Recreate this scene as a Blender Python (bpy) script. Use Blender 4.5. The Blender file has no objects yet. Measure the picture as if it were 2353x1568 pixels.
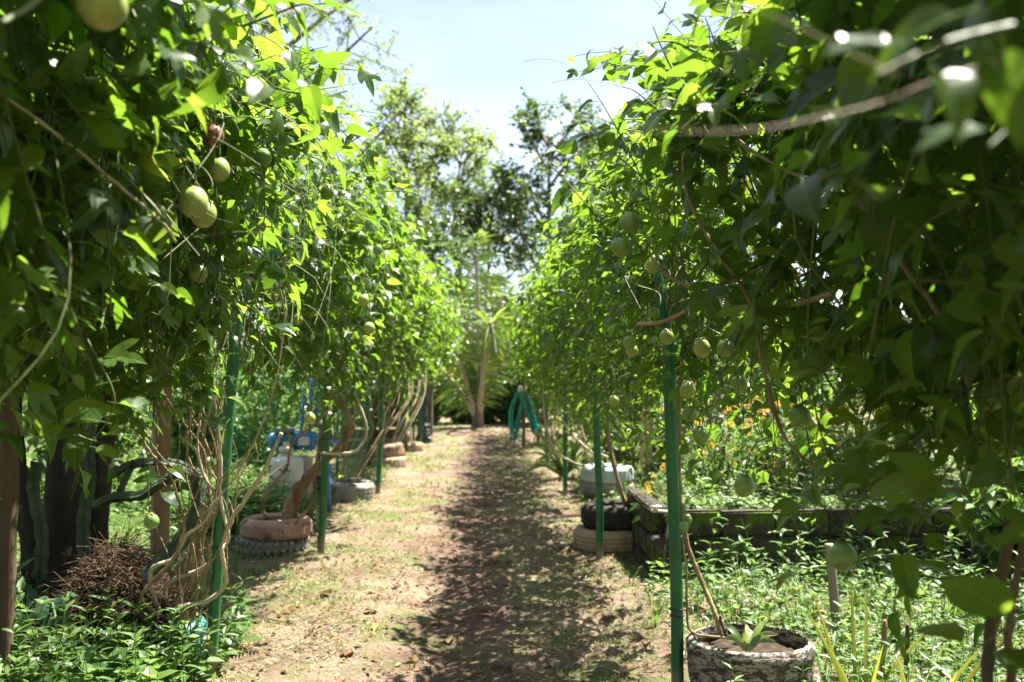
import bpy, bmesh, math, random
import numpy as np
from mathutils import Vector, Matrix, geometry

random.seed(7)
rng = np.random.default_rng(7)
scene = bpy.context.scene
C = scene.collection

# ------------------------------------------------------------------ camera
PITCH, YAW, CAMZ = math.radians(1.95), math.radians(-1.4), 1.5
cam_d = bpy.data.cameras.new('camera')
cam = bpy.data.objects.new('camera', cam_d)
C.objects.link(cam)
cam.location = (0, 0, CAMZ)
cam.rotation_euler = (math.pi / 2 + PITCH, 0, YAW)
cam_d.lens, cam_d.sensor_width = 35.0, 36.0
cam_d.clip_start, cam_d.clip_end = 0.05, 2000
cam_d.dof.use_dof = True
cam_d.dof.focus_distance = 3.9
cam_d.dof.aperture_fstop = 3.0
scene.camera = cam

# ------------------------------------------------------------------ sky and sun
SUN = Vector((0.34, 0.29, 0.90)).normalized()
world = bpy.data.worlds.new('World')
scene.world = world
world.use_nodes = True
wn, wl = world.node_tree.nodes, world.node_tree.links
wn.clear()
w_out = wn.new('ShaderNodeOutputWorld')
w_bg = wn.new('ShaderNodeBackground')
w_sky = wn.new('ShaderNodeTexSky')
w_sky.sky_type = 'NISHITA'
w_sky.sun_disc = False
w_sky.sun_elevation = math.asin(SUN.z)
w_sky.sun_rotation = math.atan2(SUN.x, SUN.y)
w_sky.dust_density = 1.0
w_sky.air_density = 1.0
# thin high cloud, all round the sky
w_tc = wn.new('ShaderNodeTexCoord')
w_map = wn.new('ShaderNodeMapping'); w_map.inputs['Scale'].default_value = (1.6, 1.6, 4.0)
w_noise = wn.new('ShaderNodeTexNoise')
w_noise.inputs['Scale'].default_value = 1.7
w_noise.inputs['Detail'].default_value = 6
w_ramp = wn.new('ShaderNodeValToRGB')
w_ramp.color_ramp.elements[0].position = 0.38
w_ramp.color_ramp.elements[0].color = (0.10, 0.10, 0.10, 1)
w_ramp.color_ramp.elements[1].position = 0.72
w_ramp.color_ramp.elements[1].color = (0.42, 0.42, 0.42, 1)
w_mix = wn.new('ShaderNodeMixRGB')
w_mix.inputs[2].default_value = (7.8, 7.6, 7.7, 1)
wl.new(w_tc.outputs['Generated'], w_map.inputs[0])
wl.new(w_map.outputs[0], w_noise.inputs['Vector'])
wl.new(w_noise.outputs[0], w_ramp.inputs[0])
wl.new(w_ramp.outputs[0], w_mix.inputs[0])
wl.new(w_sky.outputs[0], w_mix.inputs[1])
wl.new(w_mix.outputs[0], w_bg.inputs[0])
w_bg.inputs[1].default_value = 0.05
wl.new(w_bg.outputs[0], w_out.inputs[0])

sun_d = bpy.data.lights.new('sun', 'SUN')
sun_d.energy, sun_d.angle, sun_d.color = 5.0, math.radians(0.53), (1.0, 0.95, 0.86)
sun = bpy.data.objects.new('sun', sun_d)
C.objects.link(sun)
sun.location = (6, 4, 15)
sun.rotation_euler = SUN.to_track_quat('Z', 'Y').to_euler()

vs = scene.view_settings
vs.view_transform, vs.look, vs.gamma, vs.exposure = 'Standard', 'None', 1.0, 2.25
vs.use_curve_mapping = False
cy = scene.cycles
cy.use_denoising = True
cy.max_bounces, cy.diffuse_bounces, cy.glossy_bounces = 4, 1, 2
cy.transmission_bounces, cy.transparent_max_bounces = 5, 6
cy.sample_clamp_indirect = 6.0
cy.caustics_reflective = cy.caustics_refractive = False

# ------------------------------------------------------------------ pixel helper (2353 x 1568 grid) -> metres
W, H = 2353.0, 1568.0
F = W * 35.0 / 36.0
RC = cam.rotation_euler.to_matrix()
RCn = np.array(RC)

def at(u, v, Y):
    d = RC @ Vector(((u - W / 2) / F, (H / 2 - v) / F, -1.0))
    t = Y / d.y
    return Vector((d.x * t, Y, CAMZ + d.z * t))

def proj(P):
    P = np.asarray(P, float) - np.array([0, 0, CAMZ])
    q = P @ RCn
    dep = np.maximum(-q[..., 2], 1e-4)
    return W / 2 + q[..., 0] / dep * F, H / 2 - q[..., 1] / dep * F, -q[..., 2]

# ------------------------------------------------------------------ numeric helpers
def sm(a, b, x):
    t = np.clip((np.asarray(x, float) - a) / (b - a), 0, 1)
    return t * t * (3 - 2 * t)

def vnoise(x, y, seed=0):
    x = np.asarray(x, float); y = np.asarray(y, float)
    xi, yi = np.floor(x).astype(np.int64), np.floor(y).astype(np.int64)
    fx, fy = x - xi, y - yi
    fx, fy = fx * fx * (3 - 2 * fx), fy * fy * (3 - 2 * fy)
    def h(a, b):
        n = (a * 374761393 + b * 668265263 + seed * 1442695041) & 0x7fffffff
        n = ((n ^ (n >> 13)) * 1274126177) & 0x7fffffff
        return ((n ^ (n >> 16)) & 0xffff) / 65535.0
    return (h(xi, yi) * (1 - fx) + h(xi + 1, yi) * fx) * (1 - fy) + (h(xi, yi + 1) * (1 - fx) + h(xi + 1, yi + 1) * fx) * fy

def unit(a):
    a = np.asarray(a, float)
    if a.ndim == 1:
        return a / (math.sqrt(a[0] * a[0] + a[1] * a[1] + a[2] * a[2]) + 1e-9)
    return a / np.maximum(np.linalg.norm(a, axis=-1, keepdims=True), 1e-9)

def smooth_path(pts, per=6):
    P = np.array([tuple(p) for p in pts], float)
    if len(P) < 3:
        t = np.linspace(0, 1, per + 1)[:, None]
        return P[0] * (1 - t) + P[-1] * t
    E = np.vstack([2 * P[0] - P[1], P, 2 * P[-1] - P[-2]])
    out = []
    for i in range(1, len(E) - 2):
        t = np.linspace(0, 1, per, endpoint=False)[:, None]
        a, b, c, d = E[i - 1], E[i], E[i + 1], E[i + 2]
        out.append(0.5 * ((2 * b) + (c - a) * t + (2 * a - 5 * b + 4 * c - d) * t * t + (3 * b - a - 3 * c + d) * t ** 3))
    out.append(E[-2][None])
    return np.vstack(out)

def tube(path, rad, sides=8, cap=True, knob=0.0):
    """quads of a tube along path (n,3); rad a number or n numbers"""
    P = np.asarray(path, float)
    n = len(P)
    R = np.broadcast_to(np.asarray(rad, float), (n,)).copy()
    if knob:
        R *= 1 + knob * (rng.random(n) - 0.5) * 2
    T = unit(np.gradient(P, axis=0))
    ref = np.array([0, 0, 1.0]) if abs(T[0, 2]) < 0.9 else np.array([1.0, 0, 0])
    N = np.zeros_like(P)
    v = np.cross(T[0], ref)
    for i in range(n):
        v = v - T[i] * np.dot(v, T[i])
        v = v / max(np.linalg.norm(v), 1e-9)
        N[i] = v
    B = np.cross(T, N)
    a = np.linspace(0, 2 * math.pi, sides, endpoint=False)
    ring = N[:, None, :] * np.cos(a)[None, :, None] + B[:, None, :] * np.sin(a)[None, :, None]
    V = (P[:, None, :] + ring * R[:, None, None]).reshape(-1, 3)
    i = np.arange(n - 1)[:, None] * sides
    j = np.arange(sides)[None, :]
    k = (j + 1) % sides
    Q = np.stack([i + j, i + k, i + sides + k, i + sides + j], -1).reshape(-1, 4)
    Tt = np.zeros((0, 3), int)
    if cap:
        V = np.vstack([V, P[0], P[-1]])
        m = n * sides
        j = np.arange(sides); k = (j + 1) % sides
        Tt = np.vstack([np.stack([np.full(sides, m), k, j], -1), np.stack([np.full(sides, m + 1), (n - 1) * sides + j, (n - 1) * sides + k], -1)])
    return V, Tt, Q

class MB:
    """collects geometry and links it as ONE mesh object"""
    def __init__(self):
        self.V, self.T, self.Q, self.R, self.A, self.n = [], [], [], [], [], 0
    def add(self, V, T=None, Q=None, rnd=0.0, aux=None):
        V = np.asarray(V, float).reshape(-1, 3)
        self.V.append(V)
        self.R.append(np.broadcast_to(np.asarray(rnd, float), (len(V),)))
        self.A.append(aux)
        if T is not None and len(T): self.T.append(np.asarray(T, int) + self.n)
        if Q is not None and len(Q): self.Q.append(np.asarray(Q, int) + self.n)
        self.n += len(V)
        return self
    def tube(self, path, rad, sides=8, cap=True, knob=0.0, rnd=0.0):
        return self.add(*tube(path, rad, sides, cap, knob), rnd=rnd)
    def box(self, c, s, rz=0.0, tilt=(0, 0), rnd=0.0):
        V = np.array([[x, y, z] for z in (-.5, .5) for y in (-.5, .5) for x in (-.5, .5)]) * np.array(s)
        M = np.array(Matrix.Rotation(rz, 3, 'Z') @ Matrix.Rotation(tilt[0], 3, 'X') @ Matrix.Rotation(tilt[1], 3, 'Y'))
        V = V @ M.T + np.array(tuple(c))
        Q = [[0, 2, 3, 1], [4, 5, 7, 6], [0, 1, 5, 4], [2, 6, 7, 3], [0, 4, 6, 2], [1, 3, 7, 5]]
        return self.add(V, None, Q, rnd)
    def lathe(self, prof, seg=32, c=(0, 0, 0), axis='Z', close=False, wob=0.0, rnd=0.0):
        prof = np.asarray(prof, float)
        n = len(prof)
        a = np.linspace(0, 2 * math.pi, seg, endpoint=False)
        w = 1 + wob * np.sin(a * 3 + 1) if wob else np.ones(seg)
        x = prof[:, None, 0] * (np.cos(a) * w)[None]; y = prof[:, None, 0] * (np.sin(a) * w)[None]
        z = np.repeat(prof[:, 1:2], seg, 1)
        V = np.stack([x, y, z], -1).reshape(-1, 3)
        if axis == 'X': V = V[:, [2, 0, 1]]
        if axis == 'Y': V = V[:, [1, 2, 0]]
        V = V + np.array(tuple(c))
        m = n if close else n - 1
        i = np.arange(m)[:, None]; i2 = (i + 1) % n
        j = np.arange(seg)[None]; k = (j + 1) % seg
        Q = np.stack([i * seg + j, i * seg + k, i2 * seg + k, i2 * seg + j], -1).reshape(-1, 4)
        return self.add(V, None, Q, rnd)
    def mesh(self, name, org=(0, 0, 0), smooth=True):
        V = np.vstack(self.V) - np.array(tuple(org)) if self.V else np.zeros((0, 3))
        R = np.concatenate(self.R) if self.R else np.zeros(0)
        T = np.vstack(self.T) if self.T else np.zeros((0, 3), int)
        Q = np.vstack(self.Q) if self.Q else np.zeros((0, 4), int)
        me = bpy.data.meshes.new(name)
        me.vertices.add(len(V)); me.vertices.foreach_set('co', V.astype(np.float32).ravel())
        me.loops.add(len(T) * 3 + len(Q) * 4)
        me.loops.foreach_set('vertex_index', np.concatenate([T.ravel(), Q.ravel()]).astype(np.int32))
        me.polygons.add(len(T) + len(Q))
        st = np.concatenate([np.arange(len(T)) * 3, len(T) * 3 + np.arange(len(Q)) * 4]).astype(np.int32)
        me.polygons.foreach_set('loop_start', st)
        me.update(calc_edges=True)
        me.polygons.foreach_set('use_smooth', np.full(len(T) + len(Q), bool(smooth)))
        at_ = me.attributes.new('rnd', 'FLOAT', 'POINT')
        at_.data.foreach_set('value', R.astype(np.float32))
        if any(a is not None for a in self.A):
            A = np.vstack([np.zeros((len(v), 3)) + (0.25, 0.5, 0) if a is None else a for v, a in zip(self.V, self.A)])
            me.attributes.new('aux', 'FLOAT_VECTOR', 'POINT').data.foreach_set('vector', A.astype(np.float32).ravel())
        return me
    def build(self, name, mat, parent=None, smooth=True, bevel=0.0):
        org = parent_org(parent)
        o = bpy.data.objects.new(name, self.mesh(name, org, smooth))
        o.data.materials.append(mat)
        C.objects.link(o)
        if parent is not None: o.parent = parent
        if bevel:
            m = o.modifiers.new('bevel', 'BEVEL'); m.width = bevel; m.segments = 2; m.limit_method = 'ANGLE'
        return o

def parent_org(p):
    o = np.zeros(3)
    while p is not None:
        o = o + np.array(p.location); p = p.parent
    return o

def tag(o, label=None, cat=None, group=None, kind=None):
    if label: o['label'] = label
    if cat: o['category'] = cat
    if group: o['group'] = group
    if kind: o['kind'] = kind
    return o

def thing(name, loc, label, cat, group=None):
    o = bpy.data.objects.new(name, None)
    o.empty_display_size = 0.1
    o.location = tuple(loc)
    C.objects.link(o)
    return tag(o, label, cat, group)

def place(name, me, parent, M):
    """one piece that shares mesh data; M is its world matrix"""
    o = bpy.data.objects.new(name, me)
    C.objects.link(o)
    if parent is not None:
        o.parent = parent
        M = Matrix.Translation(Vector(tuple(-parent_org(parent)))) @ M
    o.matrix_basis = M
    return o

def instances(PV, PT, X, Y, Z, S, L):
    """world vertices and triangles of K copies of a prototype with the axes X Y Z, the sizes S at L"""
    K, n = len(L), len(PV)
    V = (PV[None, :, 0:1] * X[:, None] + PV[None, :, 1:2] * Y[:, None] + PV[None, :, 2:3] * Z[:, None]) * np.asarray(S).reshape(-1, 1, 1) + L[:, None]
    T = PT[None] + (np.arange(K) * n)[:, None, None]
    return V.reshape(-1, 3), T.reshape(-1, 3)

# ------------------------------------------------------------------ materials
def node_mat(name):
    m = bpy.data.materials.new(name); m.use_nodes = True
    nt = m.node_tree; nt.nodes.clear()
    out = nt.nodes.new('ShaderNodeOutputMaterial')
    return m, nt, out

def ramp(nt, stops, interp='LINEAR'):
    r = nt.nodes.new('ShaderNodeValToRGB')
    e = r.color_ramp.elements
    r.color_ramp.interpolation = interp
    while len(e) < len(stops): e.new(0.5)
    for el, (p, c) in zip(e, stops):
        el.position = p; el.color = (*c, 1)
    return r

def rnd_value(nt):
    a = nt.nodes.new('ShaderNodeAttribute'); a.attribute_name = 'rnd'
    o = nt.nodes.new('ShaderNodeObjectInfo')
    s = nt.nodes.new('ShaderNodeMath'); s.operation = 'ADD'
    f = nt.nodes.new('ShaderNodeMath'); f.operation = 'FRACT'
    nt.links.new(a.outputs['Fac'], s.inputs[0]); nt.links.new(o.outputs['Random'], s.inputs[1])
    nt.links.new(s.outputs[0], f.inputs[0])
    return f.outputs[0]

def leaf_mat(name, stops, through, fac=0.42, rough=0.38, spec=0.5, veins=False):
    m, nt, out = node_mat(name)
    L = nt.links
    r = rnd_value(nt)
    cr = ramp(nt, stops); L.new(r, cr.inputs[0])
    tc = nt.nodes.new('ShaderNodeTexCoord')
    nz = nt.nodes.new('ShaderNodeTexNoise'); nz.inputs['Scale'].default_value = 14; nz.inputs['Detail'].default_value = 3
    L.new(tc.outputs['Object'], nz.inputs['Vector'])
    mr = nt.nodes.new('ShaderNodeMapRange'); mr.inputs[3].default_value = 0.78; mr.inputs[4].default_value = 1.22
    L.new(nz.outputs[0], mr.inputs[0])
    mul = nt.nodes.new('ShaderNodeMixRGB'); mul.blend_type = 'MULTIPLY'; mul.inputs[0].default_value = 1
    L.new(cr.outputs[0], mul.inputs[1]); L.new(mr.outputs[0], mul.inputs[2])
    vfac = None
    if veins:       # pale midrib and side veins, in the leaf's own coordinates
        ax = nt.nodes.new('ShaderNodeAttribute'); ax.attribute_name = 'aux'
        sp = nt.nodes.new('ShaderNodeSeparateXYZ'); L.new(ax.outputs['Vector'], sp.inputs[0])
        def mth(op, a, b=None):
            n = nt.nodes.new('ShaderNodeMath'); n.operation = op
            for i, s in enumerate((a, b)):
                if s is None: continue
                if isinstance(s, (int, float)): n.inputs[i].default_value = s
                else: L.new(s, n.inputs[i])
            return n.outputs[0]
        xa = mth('ABSOLUTE', sp.outputs[0])
        fr = mth('FRACT', mth('MULTIPLY', mth('SUBTRACT', sp.outputs[1], mth('MULTIPLY', xa, .75)), 6.5))
        side = mth('LESS_THAN', mth('ABSOLUTE', mth('SUBTRACT', fr, .5)), .055)
        vfac = mth('MAXIMUM', mth('LESS_THAN', xa, .014), mth('MULTIPLY', side, .55))
        vm = nt.nodes.new('ShaderNodeMixRGB'); L.new(mth('MULTIPLY', vfac, .6), vm.inputs[0])
        L.new(mul.outputs[0], vm.inputs[1]); vm.inputs[2].default_value = (0.17, 0.23, 0.07, 1)
        mul = vm
    b = nt.nodes.new('ShaderNodeBsdfPrincipled')
    b.inputs['Roughness'].default_value = rough
    b.inputs['Specular IOR Level'].default_value = spec
    L.new(mul.outputs[0], b.inputs['Base Color'])
    ct = ramp(nt, through); L.new(r, ct.inputs[0])
    t = nt.nodes.new('ShaderNodeBsdfTranslucent'); L.new(ct.outputs[0], t.inputs[0])
    mx = nt.nodes.new('ShaderNodeMixShader'); mx.inputs[0].default_value = fac
    L.new(b.outputs[0], mx.inputs[1]); L.new(t.outputs[0], mx.inputs[2])
    L.new(mx.outputs[0], out.inputs[0])
    return m

def surf_mat(name, c1, c2, scale=8, rough=0.7, bump=0.2, spec=0.4, detail=5, stretch=(1, 1, 1), spots=None, by_rnd=None, metal=0.0, foot=False):
    """two noise-mixed colours, optional spots (colour, scale, threshold), fine relief"""
    m, nt, out = node_mat(name)
    L = nt.links
    tc = nt.nodes.new('ShaderNodeTexCoord')
    mp = nt.nodes.new('ShaderNodeMapping'); mp.inputs['Scale'].default_value = stretch
    L.new(tc.outputs['Object'], mp.inputs[0])
    nz = nt.nodes.new('ShaderNodeTexNoise'); nz.inputs['Scale'].default_value = scale; nz.inputs['Detail'].default_value = detail
    L.new(mp.outputs[0], nz.inputs['Vector'])
    cr = ramp(nt, [(0.34, c1), (0.66, c2)]); L.new(nz.outputs[0], cr.inputs[0])
    col = cr.outputs[0]
    if by_rnd:
        rr = ramp(nt, by_rnd); L.new(rnd_value(nt), rr.inputs[0])
        mm = nt.nodes.new('ShaderNodeMixRGB'); mm.blend_type = 'MULTIPLY'; mm.inputs[0].default_value = 1
        L.new(col, mm.inputs[1]); L.new(rr.outputs[0], mm.inputs[2]); col = mm.outputs[0]
    if spots:
        for sc, ss, th in spots:
            n2 = nt.nodes.new('ShaderNodeTexNoise'); n2.inputs['Scale'].default_value = ss; n2.inputs['Detail'].default_value = 6
            n2.inputs['Roughness'].default_value = 0.65
            L.new(mp.outputs[0], n2.inputs['Vector'])
            r2 = ramp(nt, [(th, (0, 0, 0)), (th + 0.05, (1, 1, 1))]); L.new(n2.outputs[0], r2.inputs[0])
            m2 = nt.nodes.new('ShaderNodeMixRGB'); L.new(r2.outputs[0], m2.inputs[0])
            L.new(col, m2.inputs[1]); m2.inputs[2].default_value = (*sc, 1); col = m2.outputs[0]
    if foot:
        sz = nt.nodes.new('ShaderNodeSeparateXYZ'); L.new(tc.outputs['Object'], sz.inputs[0])
        ad = nt.nodes.new('ShaderNodeMath'); ad.operation = 'ADD'
        nf = nt.nodes.new('ShaderNodeMath'); nf.operation = 'MULTIPLY'; nf.inputs[1].default_value = -.5
        L.new(nz.outputs[0], nf.inputs[0]); L.new(sz.outputs[2], ad.inputs[0]); L.new(nf.outputs[0], ad.inputs[1])
        rf = ramp(nt, [(0.0, (.85, .85, .85)), (.12, (0, 0, 0))]); ad2 = nt.nodes.new('ShaderNodeMath'); ad2.operation = 'ADD'; ad2.inputs[1].default_value = .2
        L.new(ad.outputs[0], ad2.inputs[0]); L.new(ad2.outputs[0], rf.inputs[0])
        mf = nt.nodes.new('ShaderNodeMixRGB'); L.new(rf.outputs[0], mf.inputs[0]); L.new(col, mf.inputs[1]); mf.inputs[2].default_value = (.22, .17, .11, 1); col = mf.outputs[0]
    b = nt.nodes.new('ShaderNodeBsdfPrincipled')
    b.inputs['Roughness'].default_value = rough; b.inputs['Specular IOR Level'].default_value = spec
    b.inputs['Metallic'].default_value = metal
    L.new(col, b.inputs['Base Color'])
    if bump:
        n3 = nt.nodes.new('ShaderNodeTexNoise'); n3.inputs['Scale'].default_value = scale * 5; n3.inputs['Detail'].default_value = 4
        L.new(mp.outputs[0], n3.inputs['Vector'])
        bp = nt.nodes.new('ShaderNodeBump'); bp.inputs['Strength'].default_value = bump; bp.inputs['Distance'].default_value = 0.01
        L.new(n3.outputs[0], bp.inputs['Height']); L.new(bp.outputs[0], b.inputs['Normal'])
    L.new(b.outputs[0], out.inputs[0])
    return m

M = {}
M['vine_leaf'] = leaf_mat('vine_leaf',
    [(0.0, (0.015, 0.042, 0.011)), (0.45, (0.029, 0.068, 0.014)), (0.85, (0.052, 0.102, 0.019)), (0.996, (0.11, 0.18, 0.04)), (1.0, (0.24, 0.22, 0.035))],
    [(0.0, (0.16, 0.33, 0.02)), (0.6, (0.25, 0.44, 0.03)), (0.994, (0.35, 0.52, 0.05)), (1.0, (0.5, 0.5, 0.06))], 0.42, 0.31, 0.24, veins=True)
M['tree_leaf'] = leaf_mat('tree_leaf',
    [(0.0, (0.07, 0.12, 0.03)), (0.6, (0.11, 0.165, 0.04)), (1.0, (0.16, 0.20, 0.06))],
    [(0.0, (0.30, 0.44, 0.08)), (1.0, (0.45, 0.55, 0.13))], 0.48, 0.5, 0.4)
M['dark_tree_leaf'] = leaf_mat('dark_tree_leaf',
    [(0.0, (0.026, 0.060, 0.020)), (0.7, (0.045, 0.090, 0.025)), (1.0, (0.08, 0.13, 0.035))],
    [(0.0, (0.11, 0.21, 0.035)), (1.0, (0.22, 0.34, 0.06))], 0.34, 0.35, 0.5)
M['shrub_leaf'] = leaf_mat('shrub_leaf',
    [(0.0, (0.035, 0.085, 0.022)), (0.6, (0.06, 0.125, 0.026)), (1.0, (0.11, 0.18, 0.035))],
    [(0.0, (0.15, 0.30, 0.03)), (1.0, (0.30, 0.45, 0.06))], 0.38, 0.4, 0.5)
M['weed_leaf'] = leaf_mat('weed_leaf',
    [(0.0, (0.05, 0.12, 0.028)), (0.6, (0.085, 0.165, 0.036)), (0.93, (0.13, 0.21, 0.05)), (1.0, (0.24, 0.24, 0.08))],
    [(0.0, (0.17, 0.34, 0.05)), (1.0, (0.30, 0.46, 0.09))], 0.38, 0.45, 0.4)
M['palm_leaf'] = leaf_mat('palm_leaf',
    [(0.0, (0.07, 0.14, 0.03)), (0.8, (0.12, 0.21, 0.045)), (1.0, (0.25, 0.26, 0.06))],
    [(0.0, (0.32, 0.52, 0.07)), (1.0, (0.50, 0.60, 0.10))], 0.50, 0.4, 0.5)
M['yellow_blade'] = leaf_mat('yellow_blade',
    [(0.0, (0.10, 0.17, 0.03)), (0.5, (0.20, 0.24, 0.04)), (1.0, (0.36, 0.32, 0.05))],
    [(0.0, (0.35, 0.42, 0.05)), (1.0, (0.6, 0.5, 0.08))], 0.3, 0.4, 0.5)
M['strap_leaf'] = leaf_mat('strap_leaf',
    [(0.0, (0.08, 0.15, 0.05)), (0.6, (0.16, 0.22, 0.08)), (1.0, (0.30, 0.30, 0.12))],
    [(0.0, (0.22, 0.36, 0.08)), (1.0, (0.42, 0.45, 0.14))], 0.3, 0.4, 0.5)
M['clipping'] = leaf_mat('clipping',
    [(0.0, (0.11, 0.16, 0.04)), (0.22, (0.17, 0.20, 0.06)), (0.34, (0.32, 0.25, 0.145)), (0.75, (0.46, 0.36, 0.25)), (1.0, (0.20, 0.115, 0.075))],
    [(0.0, (0.20, 0.28, 0.06)), (0.35, (0.45, 0.36, 0.15)), (1.0, (0.40, 0.25, 0.12))], 0.2, 0.7, 0.2)
M['path_grass'] = leaf_mat('path_grass',
    [(0.0, (0.07, 0.13, 0.03)), (0.6, (0.13, 0.19, 0.05)), (1.0, (0.28, 0.27, 0.12))],
    [(0.0, (0.20, 0.34, 0.05)), (1.0, (0.45, 0.45, 0.14))], 0.3, 0.5, 0.3)
M['dead_leaf'] = leaf_mat('dead_leaf',
    [(0.0, (0.10, 0.045, 0.022)), (0.5, (0.20, 0.105, 0.05)), (0.9, (0.34, 0.21, 0.11)), (1.0, (0.36, 0.28, 0.06))],
    [(0.0, (0.22, 0.09, 0.03)), (1.0, (0.45, 0.27, 0.08))], 0.2, 0.6, 0.3)
M['spot_leaf'] = surf_mat('spot_leaf', (0.02, 0.06, 0.025), (0.04, 0.09, 0.035), 6, 0.45, 0.1, 0.25, spots=[((0.75, 0.78, 0.70), 38, 0.66)])
M['vine_stem'] = surf_mat('vine_stem', (0.20, 0.145, 0.075), (0.34, 0.26, 0.14), 22, 0.8, 0.5, 0.2, stretch=(1, 1, 0.3))
M['green_stem'] = surf_mat('green_stem', (0.075, 0.115, 0.03), (0.15, 0.16, 0.05), 15, 0.6, 0.1, 0.3)
M['pale_stem'] = surf_mat('pale_stem', (0.34, 0.29, 0.18), (0.50, 0.43, 0.29), 20, 0.7, 0.2, 0.3)
M['rosy_stem'] = surf_mat('rosy_stem', (0.36, 0.19, 0.12), (0.46, 0.28, 0.18), 20, 0.5, 0.1, 0.4)
M['bark'] = surf_mat('bark', (0.10, 0.075, 0.055), (0.22, 0.175, 0.13), 9, 0.9, 0.7, 0.15, stretch=(1, 1, 0.25))
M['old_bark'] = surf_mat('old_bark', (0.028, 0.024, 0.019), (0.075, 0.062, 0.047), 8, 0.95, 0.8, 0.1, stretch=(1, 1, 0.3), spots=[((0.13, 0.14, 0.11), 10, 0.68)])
M['vine_bark'] = surf_mat('vine_bark', (0.12, 0.07, 0.04), (0.33, 0.22, 0.12), 14, 0.9, 0.8, 0.15, stretch=(1, 1, 0.25))
M['ring_bark'] = surf_mat('ring_bark', (0.26, 0.22, 0.10), (0.44, 0.36, 0.18), 7, 0.8, 0.4, 0.2, stretch=(0.5, 0.5, 4))
M['cactus'] = surf_mat('cactus', (0.026, 0.044, 0.018), (0.055, 0.08, 0.036), 10, 0.55, 0.3, 0.35, spots=[((0.16, 0.15, 0.11), 22, 0.66)])
M['green_paint'] = surf_mat('green_paint', (0.014, 0.110, 0.030), (0.022, 0.145, 0.041), 5, 0.42, 0.12, 0.5, stretch=(1, 1, 0.4),
    spots=[((0.06, 0.13, 0.065), 7, 0.60), ((0.15, 0.085, 0.045), 24, 0.67), ((0.18, 0.22, 0.15), 40, 0.70)], foot=True)
M['wire'] = surf_mat('wire', (0.03, 0.03, 0.03), (0.07, 0.06, 0.05), 20, 0.6, 0, 0.4)
M['tyre_black'] = surf_mat('tyre_black', (0.022, 0.020, 0.018), (0.055, 0.046, 0.036), 9, 0.85, 0.35, 0.25, spots=[((0.14, 0.105, 0.07), 7, 0.60)])
M['tyre_red'] = surf_mat('tyre_red', (0.33, 0.19, 0.135), (0.44, 0.28, 0.205), 8, 0.8, 0.5, 0.2, spots=[((0.17, 0.115, 0.08), 6, 0.55), ((0.09, 0.07, 0.05), 19, 0.64)])
M['tyre_tan'] = surf_mat('tyre_tan', (0.28, 0.19, 0.12), (0.42, 0.31, 0.20), 8, 0.8, 0.35, 0.25, spots=[((0.12, 0.09, 0.06), 8, 0.6)])
M['tyre_grey'] = surf_mat('tyre_grey', (0.19, 0.18, 0.15), (0.30, 0.275, 0.225), 8, 0.8, 0.35, 0.25, spots=[((0.11, 0.085, 0.055), 7, 0.58)])
M['tyre_mint'] = surf_mat('tyre_mint', (0.36, 0.45, 0.43), (0.46, 0.53, 0.50), 8, 0.6, 0.25, 0.4, spots=[((0.23, 0.24, 0.19), 11, 0.63)])
M['tyre_peel'] = surf_mat('tyre_peel', (0.055, 0.045, 0.035), (0.10, 0.08, 0.055), 9, 0.85, 0.5, 0.2, stretch=(1, 1, 2.4),
    spots=[((0.33, 0.30, 0.235), 12, 0.47), ((0.05, 0.042, 0.033), 45, 0.53), ((0.045, 0.038, 0.03), 9, 0.60), ((0.09, 0.10, 0.035), 4, 0.64)])
M['teal_plastic'] = surf_mat('teal_plastic', (0.03, 0.15, 0.12), (0.06, 0.22, 0.17), 9, 0.5, 0.2, 0.4, spots=[((0.08, 0.09, 0.05), 10, 0.6)])
M['soil'] = surf_mat('soil', (0.03, 0.022, 0.016), (0.075, 0.052, 0.034), 18, 0.95, 0.9, 0.1)
M['wood_grey'] = surf_mat('wood_grey', (0.20, 0.165, 0.125), (0.35, 0.30, 0.235), 12, 0.85, 0.5, 0.2, stretch=(1, 1, 0.15))
M['wood_brown'] = surf_mat('wood_brown', (0.20, 0.125, 0.07), (0.36, 0.24, 0.14), 12, 0.85, 0.5, 0.2, stretch=(1, 1, 0.15))
M['wood_dark'] = surf_mat('wood_dark', (0.07, 0.048, 0.03), (0.15, 0.10, 0.065), 12, 0.9, 0.5, 0.2, stretch=(1, 1, 0.15))
M['block'] = surf_mat('block', (0.04, 0.034, 0.027), (0.085, 0.07, 0.055), 9, 0.95, 0.8, 0.1,
    spots=[((0.035, 0.032, 0.026), 5, 0.56), ((0.075, 0.115, 0.015), 6.5, 0.53), ((0.13, 0.17, 0.02), 17, 0.66)])
M['mortar'] = surf_mat('mortar', (0.05, 0.045, 0.038), (0.10, 0.09, 0.07), 12, 0.95, 0.7, 0.1)
M['moss'] = leaf_mat('moss', [(0, (0.06, 0.10, 0.012)), (1, (0.16, 0.20, 0.03))], [(0, (0.15, 0.24, 0.02)), (1, (0.3, 0.36, 0.04))], 0.25, 0.8, 0.2)
M['white_plastic'] = surf_mat('white_plastic', (0.46, 0.46, 0.40), (0.58, 0.57, 0.51), 6, 0.45, 0.05, 0.5, spots=[((0.40, 0.38, 0.30), 7, 0.64)])
M['white_pvc'] = surf_mat('white_pvc', (0.60, 0.58, 0.52), (0.72, 0.70, 0.64), 10, 0.4, 0.05, 0.5)
M['pump_blue'] = surf_mat('pump_blue', (0.02, 0.12, 0.30), (0.03, 0.16, 0.38), 8, 0.35, 0.03, 0.5, spots=[((0.18, 0.12, 0.08), 14, 0.68)])
M['pipe_blue'] = surf_mat('pipe_blue', (0.05, 0.19, 0.40), (0.08, 0.25, 0.46), 8, 0.4, 0.03, 0.5)
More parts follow.
